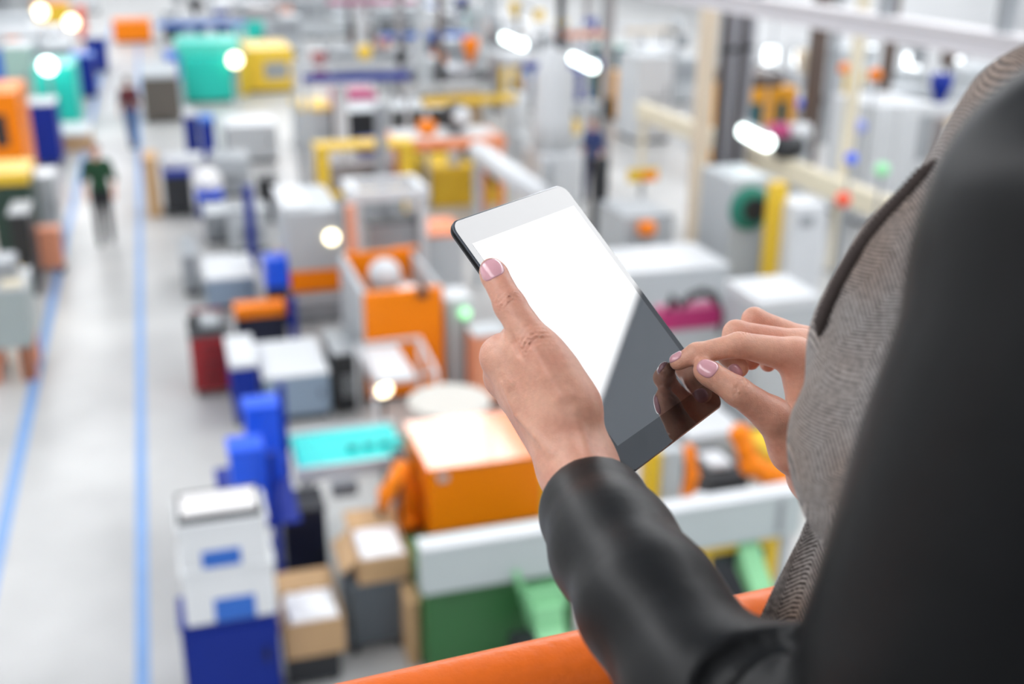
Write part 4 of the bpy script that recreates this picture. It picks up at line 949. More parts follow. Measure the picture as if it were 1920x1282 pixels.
for k, (xa, xb, y, Y, m, lab) in enumerate(((1508, 1530, 300, 23.0, BROWN, 'dark brown steel pillar right of the orange control cab'), (1578, 1594, 340, 16.5, CREAM, 'slim yellowish pole in front of the bright windows'), (1640, 1654, 290, 21.0, BROWN, 'thin brown pole beside the tall white machine'), (1545, 1556, 250, 27, GREY, 'thin grey pole between the brown pillars before the windows'))):
    pillar(lab, xa, xb, y, Y, m, 'steel_pole', 'pole', 'poles in front of the windows')
# partition with bright windows
PW = 37.0
struct('wall_partition', MB().box(atY(1400, 150, PW)[0], 44.8, PW, PW+.2, 0, 4.2), mat('white_cladding', (.8, .8, .8)))
for k, (xa, xb, ya, yb) in enumerate(((1425, 1462, 84, 124), (1482, 1510, 90, 126), (1541, 1580, 72, 138), (1606, 1644, 78, 146), (1682, 1730, 92, 168), (1756, 1808, 100, 176), (1842, 1900, 116, 168))):
    sx_, sy_ = (xb-xa)*.16, (yb-ya)*.10; xa, xb, ya, yb = xa+sx_, xb-sx_, ya+sy_, yb-sy_
    a, b, z_1, z_2 = R(xa, xb, ya, yb, PW); wn = 'window_%d' % (k+5)
    f = MB().box(a-.08, b+.08, PW-.05, PW-.001, z_1-.08, z_1).box(a-.08, b+.08, PW-.05, PW-.001, z_2, z_2+.08).box(a-.08, a, PW-.05, PW-.001, z_1, z_2).box(b, b+.08, PW-.05, PW-.001, z_1, z_2)
    f = struct(wn, f, PALE); MB().box(a, b, PW-.02, PW-.001, z_1, z_2).build('window_pane', lampm('daylit_pane', (.93, .98, 1.0), 2.4), f)
# machines on the right
def window_machine(label, rect, Y, dep, m, wins, name='control_cab', roof=None, cat='machine', wm_=None):
    a, b, _, z = R(*rect, Y); t = thing(name, label, cat, ((a+b)/2, Y+dep/2, 0)); occ(a, b, Y, Y+dep)
    MB().box(a, b, Y, Y+dep, .1, z, .03).build('body', m, t); MB().box(a+.05, b-.05, Y+.05, Y+dep-.05, 0, .1).build('plinth', DARK, t)
    for w4 in wins:
        u, v_, z1_, z2_ = R(*w4, Y); MB().box(u, v_, Y-.02, Y+.01, z1_, z2_, .01).build('window', wm_ or GLASSD, t)
    if roof: MB().box(a+.05, b-.25*(b-a), Y+.05, Y+dep-.1, z, z+.3, .03).build('roof_unit', roof, t)
    return t
window_machine('orange control cab with dark teal windows left of the brown pillar', (1380, 1492, 165, 262), 24.0, 1.6, mat('amber_enamel', (.80, .36, .02), .4, 0, .04, 2), [(1388, 1428, 194, 240), (1455, 1474, 190, 244)], roof=BROWN)
window_machine('tall white machine cabinet in front of the bright windows', (1636, 1745, 196, 330), 19.0, 1.6, WHITE, [(1722, 1740, 215, 300)], name='white_machine', wm_=GREY)
window_machine('white machine with a round dark green drum behind the pointing hand', (1368, 1446, 335, 470), 15.6, 1.1, PALE, [], name='drum_machine')
c = atY(1405, 390, 15.6); MB().lathe((c[0], 15.6, c[2]), [(.36, 0), (.36, -.06), (.30, -.10)], 24, 'Y').build('drum', mat('bottle_green', (.01, .20, .14), .35, 0, .1, 4), bpy.data.objects['drum_machine'], True); MB().lathe((c[0]+.03, 15.5, c[2]), [(.20, 0), (.20, -.05)], 20, 'Y').build('drum_hub', DARK, bpy.data.objects['drum_machine'])
post('yellow_column', 'yellow machine column right of the green drum', 'column', 1454, 1478, 345, 14.9, YELLOW, .25)
window_machine('white machine head with a small screen behind the fingers of the pointing hand', (1482, 1546, 385, 520), 14.6, .7, WHITE, [(1500, 1526, 405, 425)], name='machining_unit', wm_=GREY)
cabinet('white_cabinet', 'long white cabinet right of the tablet', 'cabinet', (1165, 1362, 505, 640), 14.3, 1.25, PALE, WHITE, z0=0.0)
cabinet('white_conveyor', 'white machine table between the pointing hand and the jacket', 'machine', (1418, 1530, 560, 720), 11.0, .85, PALE, WHITE, z0=0.0, lipz=.12)
t, rc = cabinet('magenta_machine', 'magenta machine with a curved black hose right of the tablet', 'machine', (1240, 1346, 580, 680), 11.9, .25, PALE, MAGENTA, z0=0.0, lipz=.26, door=False)
MB().tube([tuple(atY(x, y, 11.95)) for x, y in ((1252, 588), (1262, 556), (1276, 574), (1294, 556), (1318, 546), (1340, 556), (1350, 585), (1348, 625))], .055, 12).build('hose', RUBBER, t, True)
cabinet('grey_machine', 'grey machine with a tiny orange box beside the right edge of the tablet', 'machine', (1170, 1262, 405, 500), 16.4, 1.2, PALE, GREY, z0=0.0, vent=True, door=False)
c = atY(1208, 425, 16.3); t = thing('orange_motor', 'small orange motor on a stand before the grey machine', 'motor', (c[0], 16.2, 0)); MB().obox((c[0], 16.2, c[2]), .2, .26, .22, .22, .05).build('casing', ORANGE, t); MB().box(c[0]-.05, c[0]+.05, 16.15, 16.25, 0, c[2]-.112).build('stand', GREY, t)
c = atY(1205, 328, 18.8); t = thing('warning_board', 'yellow and orange board on a stand right of the white column machine', 'board', (c[0], 18.8, 0)); MB().box(c[0]-.3, c[0]+.3, 18.78, 18.82, c[2]-.12, c[2]+.12).build('panel', YELLOW, t); MB().box(c[0]-.02, c[0]+.28, 18.76, 18.779, c[2]-.1, c[2]+.04).build('stripe', ORANGE, t); MB().box(c[0]-.04, c[0]+.04, 18.78, 18.82, 0, c[2]-.12).build('stand', GREY, t)
post('black_post', 'tall black post behind the upper right corner of the tablet', 'post', 1117, 1142, 296, 18.2, DARK, .2)
post('black_post', 'slim black post right of the tall black post', 'post', 1152, 1166, 380, 17.9, DARK, .12)
for (xa, Y, lab, m, m2) in ((1470, 19.5, 'magenta film roll on the machine line', MAGENTA, WHITE), (1512, 19.5, 'white film roll beside the magenta film roll', WHITE, WHITE)):
    c = atY(xa, 254, Y); t = thing('film_roll', lab, 'roll', (c[0], Y, 0)); MB().lathe((c[0]-.2, Y+.3, c[2]), [(.2, 0), (.2, .4)], 20, 'X').build('roll', m, t, True); MB().box(c[0]-.18, c[0]+.18, Y+.1, Y+.5, 0, c[2]-.18).build('stand', PALE, t); MB().lathe((c[0]-.24, Y+.3, c[2]), [(.06, 0), (.06, .48)], 12, 'X').build('core', GREY, t)

# ---- right of the aisle, farther
t, rc = cabinet('waste_container', 'grey brown waste container with a white rim at the right of the aisle', 'container', (268, 338, 140, 230), 35.0, 3.2, mat('grey_brown_steel', (.11, .095, .08), .6, 0, .08, 2), PALE, 'legs', False, z0=0.0, lipz=.10)
window_machine('large teal machine with a tall hood beside the yellow machine', (345, 437, 110, 192), 38.3, 3.5, TEAL, [], name='teal_machine')
MB().box(atY(330, 100, 39)[0], atY(452, 100, 39)[0], 39.2, 41.6, atY(400, 110, 38.3)[2], atY(400, 78, 39.2)[2], .1).build('hood', mat('pale_teal', (.10, .62, .52), .4, 0, .04, 2), bpy.data.objects['teal_machine'])
c = atY(440, 112, 38.1); t = thing('beacon_lamp', 'bright yellowish lamp between the teal and the yellow machine', 'lamp', (c[0], 38.0, 0)); MB().ball((c[0], 38.0, c[2]), .22).build('globe', WARM, t, True); MB().tube([(c[0], 38.0, 0), (c[0], 38.0, c[2]-.2)], .05, 8).build('stem', GREY, t)
window_machine('yellow machine with a grey window beside the teal machine', (462, 552, 92, 170), 40.0, 3.0, YELLOW, [(496, 540, 116, 148)], name='yellow_machine', wm_=GREY)
post('machine_screen', 'narrow yellow panel between the teal and the yellow machine', 'screen', 446, 462, 105, 39.5, YELLOW, .2)
for k, (xa, xb, yt, lab) in enumerate(((346, 372, 212, 'dark blue bin below the teal machine, nearer the aisle'), (376, 402, 222, 'dark blue bin below the teal machine, farther from the aisle'))):
    cabinet('waste_bin', lab, 'bin', (xa, xb, yt, 268), 29.6-.8*k, .7, NAVY, WHITE if k == 0 else MIDBLUE, 'casters', False, z0=0.0, lipz=.1, group='blue bins below the teal machine')
t, rc = cabinet('black_crate', 'black crate trolley at the aisle beyond the grey cabinets', 'trolley', (308, 360, 325, 402), 23.6, 1.0, DARK, NAVY, 'casters', False, z0=0.0, lipz=.06)
tag(MB().box(rc[0]+.05, rc[1]+.3, 24.0, 24.62, rc[3], rc[3]+.22, .02).build('white_carton', WHITE), 'white carton lying on the black crate trolley', 'box')
cabinet('cardboard_box', 'tall brown cardboard box left of the black crate trolley', 'box', (272, 299, 298, 400), 23.7, .9, CARD, CARD, 'none', False, z0=0.0, lipz=.006)
t, rc = cabinet('blue_pallet_box', 'dark blue pallet box under a white sack right of the black crate trolley', 'box', (370, 420, 368, 405), 23.2, .8, NAVY, BLUE, 'legs', False, z0=0.0)
def sack(p):
    d = ell(p, V((rc[0]+rc[1])/2, 23.6, rc[3]+.22), (.30, .32, .27)); d = d+.02*np.sin(p[:, 0]*14+p[:, 2]*17)*np.sin(p[:, 1]*13)
    return smax(d, rc[3]+.002-p[:, 2], .02)
v, f = nets(sack, ((rc[0]+rc[1])/2-.45, 23.2, rc[3]-.06), ((rc[0]+rc[1])/2+.45, 24.05, rc[3]+.6), .035); tag(link('sack', arr_mesh('sack', v, f), POLY, None, True), 'white sack on the dark blue pallet box', 'sack')
for k, (xl, xr, yt, yb, Y, dp, m, tm, lab) in enumerate(((400, 470, 300, 360, 25.0, 1.2, PALE, GREY, 'grey machine block right of the white sack, lower of two'), (425, 520, 235, 290, 28.5, 1.6, PALE, WHITE, 'pale machine block in front of the yellow machine'), (430, 505, 395, 450, 20.5, .7, PALE, GREY, 'pale grey machine block left of the white and orange machine'), (486, 520, 335, 395, 22.6, .5, DARK, DARK, 'black square machine block behind the white and orange machine'), (385, 440, 400, 440, 21.3, .9, GREY, PALE, 'grey conveyor block beyond the blue grey cabinets'))):
    cabinet('machine_block', lab, 'machine', (xl, xr, yt, yb), Y, dp, m, tm, z0=0.0, vent=(k % 2 == 0), door=(k % 2 == 1))
for (xa, xb, y, Y, lab) in ((456, 474, 350, 19.4, 'dark blue post left of the white and orange machine'), (541, 556, 560, 15.4, 'dark blue post in front of the white and orange machine')):
    post('blue_post', lab, 'post', xa, xb, y, Y, NAVY, .12)

# ---- left of the aisle
window_machine('orange machine housing with a dark opening at the left edge', (-60, 40, 175, 305), 25.0, 2.0, ORANGE, [(-12, 14, 215, 275)], name='orange_housing', wm_=DARK)
window_machine('teal machine with a bright lamp left of the aisle', (66, 142, 125, 195), 34.0, 2.4, TEAL, [], name='teal_machine_housing')
c = atY(90, 122, 33.8); t = thing('work_lamp', 'bright round work lamp in front of the teal machine left of the aisle', 'lamp', (c[0], 33.6, 0)); MB().ball((c[0], 33.6, c[2]), .22).build('globe', CYANL, t, True); MB().tube([(c[0], 33.6, 0), (c[0], 33.6, c[2]-.2)], .05, 8).build('stem', GREY, t)
cabinet('blue_locker', 'dark blue locker beyond the teal machine left of the aisle', 'locker', (132, 176, 105, 152), 40.5, 1.5, NAVY, MIDBLUE, z0=0.0)
cabinet('blue_locker', 'dark blue locker beyond the nearer blue locker, left of the aisle', 'locker', (160, 198, 70, 112), 47.0, 1.5, NAVY, PALE, z0=0.0)
cabinet('blue_trolley', 'blue trolley beside the orange housing left of the aisle', 'trolley', (52, 106, 195, 262), 29.4, 1.2, NAVY, PALE, 'casters', False, z0=0.0)
cabinet('pallet_carton', 'brown carton with a white top at the left of the aisle', 'box', (108, 168, 250, 276), 31.2, 1.8, CARD, WHITE, 'none', False, z0=0.0, lipz=.05)
cabinet('orange_crate', 'orange crate standing far down the aisle', 'crate', (212, 284, 40, 78), 57.0, 2.0, ORANGE, ORANGE, 'plinth', False, z0=0.0)
cabinet('amber_machine', 'amber machine at the far left end of the hall', 'machine', (60, 128, 8, 40), 66.0, 2.5, YELLOW, ORANGE, z0=0.0, door=False)
cabinet('yellow_machine_block', 'low yellow topped dark machine at the left edge', 'machine', (-20, 58, 325, 420), 20.6, 1.2, mat('dark_green_steel', (.02, .05, .035), .5, 0, .1, 3), YELLOW, z0=0.0, lipz=.2, door=False)
cabinet('pink_crate', 'pinkish orange crate between the yellow machine and the blue line', 'crate', (66, 114, 430, 486), 20.2, .32, TAN, None, 'legs', False, z0=0.0)
cabinet('slim_cabinet', 'pale slim cabinet behind the pinkish crate left of the aisle', 'cabinet', (62, 106, 330, 420), 22.1, .8, PALE, WHITE, z0=0.0)
cabinet('black_block', 'black machine block beside the pinkish crate at the left edge', 'machine', (20, 58, 400, 482), 19.0, .9, DARK, GREY, z0=0.0, door=False)
t, rc = cabinet('grey_press', 'grey press on orange legs at the left edge of the aisle', 'machine', (-60, 52, 545, 625), 15.2, 1.0, mat('pale_green_grey', (.36, .41, .40), .45, 0, .06, 3), PALE, 'none', False, z0=.50)
for sx in (rc[0]+.1, rc[0]+.55, rc[1]-.2): MB().box(sx, sx+.14, 15.25, 15.45, 0, .50, .01).build('leg', TAN, t); MB().box(sx, sx+.14, 15.9, 16.1, 0, .50, .01).build('leg', TAN, t)
MB().box(rc[0]+.1, rc[0]+.6, 15.5, 16.0, rc[3], rc[3]+.3, .03).build('press_head', GREY, t); MB().lathe((rc[1]-.22, 15.8, rc[3]), [(.1, 0), (.1, .2), (.06, .24)], 16).build('motor', DARK, t)
tag(MB().box(rc[1]-.30, rc[1]-.03, 15.25, 15.55, rc[3], rc[3]+.06, .01).build('parts_tray', CREAM), 'cream tray lying on the grey press', 'tray')
c = atY(5, 470, 17.6); t = thing('yellow_drum', 'yellow drum cut by the left edge, behind the grey press', 'drum', (c[0], 17.6, 0)); MB().lathe((c[0], 17.6, 0), [(.28, 0), (.29, .02), (.29, .85), (.27, .88)], 22).build('barrel', YELLOW, t); MB().lathe((c[0], 17.6, .88), [(.25, 0), (.25, .02), (.05, .04)], 20).build('lid', YELLOW, t)

# ---- more goods and machines of the middle rows
MINT = mat('pale_mint_enamel', (.40, .56, .50), .45, 0, .06, 2)
for nm, lab, cat, rect, Y_, dp, m, tm, kw in (
    ('wooden_crate', 'brown crate stack beyond the black and white motor', 'crate', (860, 904, 168, 228), 29.0, 1.2, mat('brown_crate_board', (.34, .23, .13), .8, 0, .12, 3), CARD, dict(base='legs', door=False, lipz=.05)),
    ('yellow_table', 'low yellow table right of the windowed yellow machine', 'table', (560, 622, 200, 250), 30.0, 1.6, PALE, YELLOW, dict(base='legs', door=False, lipz=.12)),
    ('orange_box', 'small orange box beside the magenta topped machine', 'box', (634, 656, 196, 240), 27.6, .6, ORANGE, TAN, dict(base='legs', door=False)),
    ('teal_cabinet', 'dark teal cabinet beyond the middle tube lamp', 'cabinet', (1130, 1180, 88, 132), 34.5, 1.4, GLASSD, MINT, dict()),
    ('amber_box', 'amber box in front of the dark teal cabinet', 'box', (1142, 1186, 134, 160), 31.8, .6, mat('amber_enamel', (.80, .36, .02)), None, dict(door=False)),
    ('white_press', 'white press between the middle tube lamp and the beige pillar', 'machine', (1196, 1262, 106, 190), 28.4, 1.4, WHITE, PALE, dict(vent=True)),
    ('brown_locker', 'dark brown locker far behind the magenta topped machine', 'locker', (668, 700, 50, 112), 49.0, 1.4, BROWN, None, dict()),
    ('black_locker', 'black locker far behind the magenta topped machine, right of the brown locker', 'locker', (742, 770, 45, 110), 49.2, 1.4, DARK, None, dict()),
    ('mint_machine', 'pale mint machine behind the bright work lamp at the left', 'machine', (6, 58, 88, 150), 38.0, 2.0, MINT, WHITE, dict(vent=True)),
    ('red_motor_box', 'red box before the dark lockers of the far rows', 'box', (588, 612, 96, 130), 43.5, .8, RED, WHITE, dict(door=False))):
    cabinet(nm, lab, cat, rect, Y_, dp, m, tm, z0=0.0, **kw)
c = G(966, 225); t = thing('white_drum', 'white upright drum beside the feet of the light blue worker', 'drum', (c[0], 30.2, 0)); c = atY(966, 180, 30.2); MB().lathe((c[0], 30.2, 0), [(.34, 0), (.36, .03), (.36, 1.15), (.33, 1.2)], 22).build('barrel', WHITE, t, True); MB().lathe((c[0], 30.2, 1.2), [(.30, 0), (.30, .03), (.08, .05)], 20).build('lid', PALE, t); occ(c[0]-.4, c[0]+.4, 29.8, 30.6)
# ---- small signal lamps on slim stands
for x_, y_, Y_, r_, m_c, lab in ((1583, 128, 22.0, .13, ORANGE, 'orange signal lamp before the bright windows, left of two'), (1641, 140, 17.4, .12, ORANGE, 'orange signal lamp before the bright windows, right of two'),
        (1612, 237, 17.0, .12, mat('lilac_plastic', (.30, .36, .80), .4, 0, 0), 'lilac ball lamp left of the tall white machine'), (1596, 297, 15.2, .10, BLUE, 'small blue lamp beside the slim yellowish pole'),
        (1654, 318, 13.1, .10, mat('mint_lamp', (.35, .85, .45), .4, 0, 0), 'mint green lamp beside the jacket shoulder'), (1581, 374, 13.0, .11, mat('red_orange_plastic', (.85, .10, .04), .4, 0, 0), 'red orange lamp in front of the slim yellowish pole'),
        (1500, 195, 25.5, .12, BLUE, 'small blue lamp right of the orange control cab'), (684, 98, 36.0, .25, YELLOW, 'yellow ball lamp beyond the magenta topped machine'), (1270, 45, 33.5, .22, PALE, 'pale ball lamp beyond the beige pillar'),
        (76, 22, 58.0, .30, WARM, 'warm lit lamp by the amber machine at the far left end'), (134, 42, 56.0, .30, WARM, 'warm lit lamp beside the far blue locker')):
    c = atY(x_, y_, Y_); t = thing('signal_lamp', lab, 'lamp', (c[0], Y_, 0), 'signal lamps on slim stands'); MB().ball(tuple(c), r_).build('globe', m_c, t, True); MB().tube([(c[0], Y_, 0), (c[0], Y_, c[2]-r_*.9)], .025, 8).build('stem', GREY, t); occ(c[0]-.2, c[0]+.2, Y_-.2, Y_+.2)
c = atY(1466, 306, 17.9); t = thing('motor', 'black round motor on the long cream beam', 'motor', (10.9, 17.9, 1.80)); MB().lathe((10.62, 17.9, 2.0), [(.12, 0), (.2, .04), (.2, .5), (.12, .54)], 18, 'X').build('casing', DARK, t, True); MB().box(10.8, 11.0, 17.8, 18.0, 1.80, 1.82).build('mount', DARK, t)
cabinet('red_cabinet', 'red cabinet at the far end of the aisle beside the lockers', 'cabinet', (143, 160, 14, 62), 58.5, 1.5, mat('red_orange_enamel', (.70, .12, .05), .4, 0, .05, 2), None, z0=0.0)
# ---- workers
def worker(label, x, Y, yaw, shirt, pants, h=1.76, stride=.12, arm=.0):
    s = h/1.76; S = lambda *a: V(*a)*s
    leg = lambda q: [S(q*.085, 0, .92), S(q*.09, .02+q*stride*.5, .48), S(q*.09, q*stride-.02, .07)]
    armp = lambda q: [S(q*.175, 0, 1.42), S(q*.25, -.02, 1.13), S(q*.23, .10+arm, .92), S(q*.22, .15+arm, .83)]
    def bd(p):
        d = ell(p, S(0, 0, 1.28), (.16*s, .10*s, .22*s)); d = smin(d, ell(p, S(0, 0, .98), (.155*s, .10*s, .16*s)), .06)
        d = smin(d, cone(p, S(0, 0, 1.44), S(0, .015, 1.58), .055*s, .05*s), .04); d = smin(d, cone(p, S(-.16, 0, 1.43), S(.16, 0, 1.43), .055*s, .055*s), .03)
        d = smin(d, ell(p, S(0, .02, 1.64), (.075*s, .092*s, .115*s)), .02); d = smin(d, ell(p, S(0, .115, 1.63), (.014*s, .02*s, .025*s)), .015)
        for q in (-1, 1):
            d = smin(d, chain(p, armp(q), [.048*s, .04*s, .03*s, .036*s], .02), .02); l = leg(q); d = smin(d, chain(p, l, [.085*s, .058*s, .042*s], .02), .03)
            d = smin(d, cone(p, l[2]-S(0, .02, .03), l[2]+S(0, .13, -.04), .038*s, .028*s), .02)
        return d
    v, f = nets(bd, (-.42, -.35, -.01), (.42, .45, 1.8*s), .024)
    body_m = SKIN
    def place(vv): 
        c_, s_ = math.cos(yaw), math.sin(yaw); return np.stack([x+vv[:, 0]*c_-vv[:, 1]*s_, Y+vv[:, 0]*s_+vv[:, 1]*c_, vv[:, 2]], 1)
    w_ = tag(link('person', arr_mesh('person', place(v), f), SKIN, None, True), label, 'person')
    def sh(p):
        d = ell(p, S(0, 0, 1.27), (.178*s, .118*s, .24*s)); d = smin(d, ell(p, S(0, 0, 1.0), (.172*s, .118*s, .15*s)), .05); d = smin(d, cone(p, S(-.16, 0, 1.43), S(.16, 0, 1.43), .066*s, .066*s), .03)
        for q in (-1, 1): d = smin(d, cone(p, armp(q)[0], armp(q)[1], .066*s, .058*s), .02)
        return smax(d, .9*s-p[:, 2], .01)
    v, f = nets(sh, (-.42, -.3, .8), (.42, .3, 1.6*s), .024); link('shirt', arr_mesh('shirt', place(v), f), shirt, w_, True)
    def tr(p):
        d = ell(p, S(0, 0, .95), (.168*s, .114*s, .13*s))
        for q in (-1, 1): d = smin(d, chain(p, leg(q), [.096*s, .070*s, .056*s], .02), .02)
        return smax(smax(d, p[:, 2]-1.0*s, .01), .07-p[:, 2], .01)
    v, f = nets(tr, (-.3, -.35, .0), (.3, .4, 1.1), .024); link('trousers', arr_mesh('trousers', place(v), f), pants, w_, True)
    def hr(p): return smax(ell(p, S(0, .0, 1.675), (.083*s, .098*s, .108*s)), -ell(p, S(0, .10, 1.62), (.07*s, .07*s, .09*s)), .01)
    v, f = nets(hr, (-.15, -.18, 1.5), (.15, .18, 1.85), .016); link('hair', arr_mesh('hair', place(v), f), mat('brown_hair', (.09, .05, .03), .6, 0, .2, 40), w_, True)
    for q in (-1, 1):
        l = leg(q)[2]
        def so(p): return smax(cone(p, l-S(0, .025, .028), l+S(0, .15, -.042), .048*s, .036*s), .002-p[:, 2], .005)
        v, f = nets(so, l-.2, l+.25, .02); link('shoe', arr_mesh('shoe', place(v), f), RUBBER, w_, True)
cl = lambda n, c: mat(n, c, .85, 0, .08, 12)
worker('person in a dark green shirt and black trousers walking down the aisle', -1.2, 22.0, math.radians(180), cl('dark_green_cotton', (.012, .06, .025)), cl('black_cotton', (.015, .016, .02)), 1.9, .14, .02)
worker('person in a maroon top and blue jeans beside the waste container', -.72, 31.4, math.radians(20), cl('maroon_cotton', (.10, .015, .02)), cl('denim', (.07, .13, .27)), 1.85)
worker('person in a light blue shirt standing beyond the white column machine', atY(988, 195, 33)[0], 33.0, math.radians(200), cl('light_blue_cotton', (.22, .30, .50)), cl('grey_blue_cotton', (.10, .14, .24)), 1.95)
worker('person in a dark navy overall beyond the orange work platform', atY(803, 128, 42)[0], 42.0, math.radians(150), cl('navy_cotton', (.02, .03, .10)), cl('navy_trousers', (.02, .03, .08)), 1.95)

worker('person in a dark blue overall right of the white column machine', atY(1112, 270, 22.6)[0], 22.6, math.radians(120), cl('dark_blue_cotton', (.03, .05, .16)), cl('dark_blue_trousers', (.02, .03, .09)), 1.85, .1)
occ(atY(1112, 270, 22.6)[0]-.4, atY(1112, 270, 22.6)[0]+.4, 22.2, 23.0)
# ---- rows of machines filling the hall
occ(2.0, 5.2, 33.0, 39.5); occ(min(a0[0] for a0 in DUCT)-.3, max(a0[0] for a0 in DUCT)+.3, min(a0[1] for a0 in DUCT)-.3, max(a0[1] for a0 in DUCT)+.3)
rnd = random.Random(11)
def clash(x0, x1, y0, y1, g=.12): return any(x0 < b+g and x1 > a-g and y0 < d+g and y1 > c-g for a, b, c, d in OCC)
TOPS = [WHITE, WHITE, PALE, PALE, GREY]; ACC = [ORANGE, TEAL, YELLOW, NAVY, MAGENTA, BROWN, DARK, MIDBLUE, TAN, BEIGE]  # mostly pale bodies also stand in for haze over the far rows
ADJ = {'white_enamel': 'white', 'pale_grey_enamel': 'pale grey', 'mid_grey_steel': 'grey', 'orange_enamel': 'orange', 'teal_enamel': 'teal', 'yellow_enamel': 'yellow', 'dark_blue_enamel': 'dark blue', 'magenta_enamel': 'magenta', 'brown_steel': 'brown', 'black_steel': 'black', 'label_blue': 'blue', 'pinkish_orange_enamel': 'pinkish', 'beige_paint': 'beige'}
count = 0; rows = []
def in_view(x, y, z=.8):
    v = V(x, y, z)-CAM; d = v@FW
    return d > 1 and -60 < IW/2+FPX*(v@RT)/d < 1980 and -60 < IH/2-FPX*(v@UP)/d < 900
MIDT = mat('warm_grey_enamel', (.30, .28, .28), .5, 0, .08, 2); TOPS += [MIDT]; ADJ['warm_grey_enamel'] = 'warm grey'
for row, (Ya, Yb) in enumerate(((13.2, 15.0), (16.6, 18.4), (19.6, 21.4), (22.8, 24.8), (26.4, 28.4), (30.4, 32.6), (34.2, 36.4), (38.8, 41.5), (44, 47), (50, 53), (57, 60), (65, 68), (74, 77))):
    x = -9.5 if Ya > 30 else -7.5
    while x < 34:
        w_ = rnd.uniform(1.1, 2.4)*(1+.012*Ya); d_ = rnd.uniform(.6, 1)*(Yb-Ya)
        x0, x1, y0, y1 = x, x+w_, Ya, Ya+d_
        x = x1+rnd.uniform(.2, .5)
        if x1 > -2.4 and x0 < -.3: continue
        if Yb > 36 and x1 > 20: continue
        if not in_view((x0+x1)/2, y0) or clash(x0, x1, y0, y1): continue
        occ(x0, x1, y0, y1); count += 1
        body, top, ac = rnd.choice(TOPS), rnd.choice(TOPS), rnd.choice(ACC)
        if rnd.random() < .14: body = ac
        hgt = rnd.uniform(.8, 1.7); kind = rnd.random(); ac2 = rnd.choice(ACC)
        if kind < .45:
            t = thing('moulding_machine', '', 'machine', ((x0+x1)/2, (y0+y1)/2, 0), 'machines in the hall rows')
            MB().box(x0+.05, x1-.05, y0+.05, y1-.05, 0, .12).build('plinth', DARK, t); MB().box(x0, x1, y0, y1, .12, hgt*.6, .03).build('bed', body, t)
            u = x0+w_*rnd.uniform(.25, .5); MB().box(x0+.05, u, y0+.05, y1-.1, hgt*.6, hgt*1.15, .04).build('clamp_housing', top, t)
            MB().tube([(u, (y0+y1)/2, hgt*.85), (x1-.15, (y0+y1)/2, hgt*.85)], .16, 14).build('barrel', STEEL, t, True)
            MB().lathe((x1-.4*w_*.5, (y0+y1)/2, hgt*.98), [(.05, 0), (.10, .1), (.26, .5), (.26, .8)], 16).build('hopper', ac, t, True)
            MB().box(x0+.15, u-.1, y0-.03, y0+.04, hgt*.66, hgt*1.05, .01).build('window', GREY, t); shape = 'machine with %s hopper' % ADJ[ac.name]
        elif kind < .75:
            t = thing('machine_cabinet', '', 'machine', ((x0+x1)/2, (y0+y1)/2, 0), 'machines in the hall rows')
            MB().box(x0+.05, x1-.05, y0+.05, y1-.05, 0, .1).build('plinth', DARK, t); MB().box(x0, x1, y0, y1, .1, hgt, .03).build('body', body, t)
            MB().box(x0+.1, x1-.3*w_, y0+.15, y1-.15, hgt, hgt+rnd.uniform(.2, .6), .03).build('top_unit', top, t); d0 = MB().box(x0+.1, x0+.45*w_, y0-.02, y0+.01, .25, hgt-.12, .01).build('door', ac, t)
            MB().box(x0+.40*w_, x0+.42*w_, y0-.05, y0-.019, hgt*.5, hgt*.65).build('handle', DARK, d0); MB().box(x0+.55*w_, x1-.1, y0-.02, y0+.01, hgt*.5, hgt-.12, .01).build('screen_panel', GREY, t); shape = 'cabinet with %s door' % ADJ[ac.name]
        else:
            t = thing('robot_cell', '', 'machine', ((x0+x1)/2, (y0+y1)/2, 0), 'machines in the hall rows'); H = rnd.uniform(1.9, 3.0)
            for sx in (x0, x1-.1):
                for sy in (y0, y1-.1): MB().box(sx, sx+.1, sy, sy+.1, 0, H-.12).build('post', top, t)
            MB().box(x0-.02, x1+.02, y0-.02, y0+.12, H-.12, H+.04).build('beam', ac, t); MB().box(x0-.02, x1+.02, y1-.12, y1+.02, H-.12, H+.04).build('beam', top, t)
            MB().box(x0+.15, x1-.15, y0+.15, y1-.15, 0, hgt*.7, .03).build('table', body, t); MB().box(x0+.3*w_, x0+.42*w_, y0+.25, y0+.4, hgt*.7, H-.2).build('lift_column', WHITE, t)
            MB().obox((x0+.66*w_, (y0+y1)/2, hgt*.7+.18), .2, .5, .4, .36, .05).build('mould', ac2, t); shape = 'cell with %s beam, %s mould' % (ADJ[ac.name], ADJ[ac2.name])
        if kind < .75 and rnd.random() < .8:
            px_ = rnd.uniform(x0+.2, x1-.2); hh = rnd.uniform(1.5, 2.6)
            q = MB().tube([(px_, y1-.1, hgt*.55), (px_, y1-.1, hh), (px_+rnd.uniform(-.3, .3), y0+.1, hh)], .045, 8).build('control_arm', rnd.choice((GREY, DARK, PALE)), t, True)
            MB().box(px_-.22, px_+.22, y0+.02, y0+.14, hh-.42, hh-.02, .02).build('control_box', rnd.choice((DARK, GREY, MIDT, ac2)), q)
        if rnd.random() < .6:
            ha = rnd.uniform(x0+.1, x1-.5); MB().tube([(ha+u_*.5, y0-.06, hgt*.35+.35*math.sin(u_*PI)) for u_ in np.linspace(0, 1, 9)], .05, 8).build('hose', RUBBER, t, True)
        if rnd.random() < .6:
            sx = rnd.uniform(x0+.1, x1-.5); MB().box(sx, sx+.4, y0-.05, y0+.02, .14, hgt*.35, .01).build('dark_gap_panel', rnd.choice((DARK, MIDT, BROWN, GREY)), t)  # dark patch added for the deep shade among the machine clutter
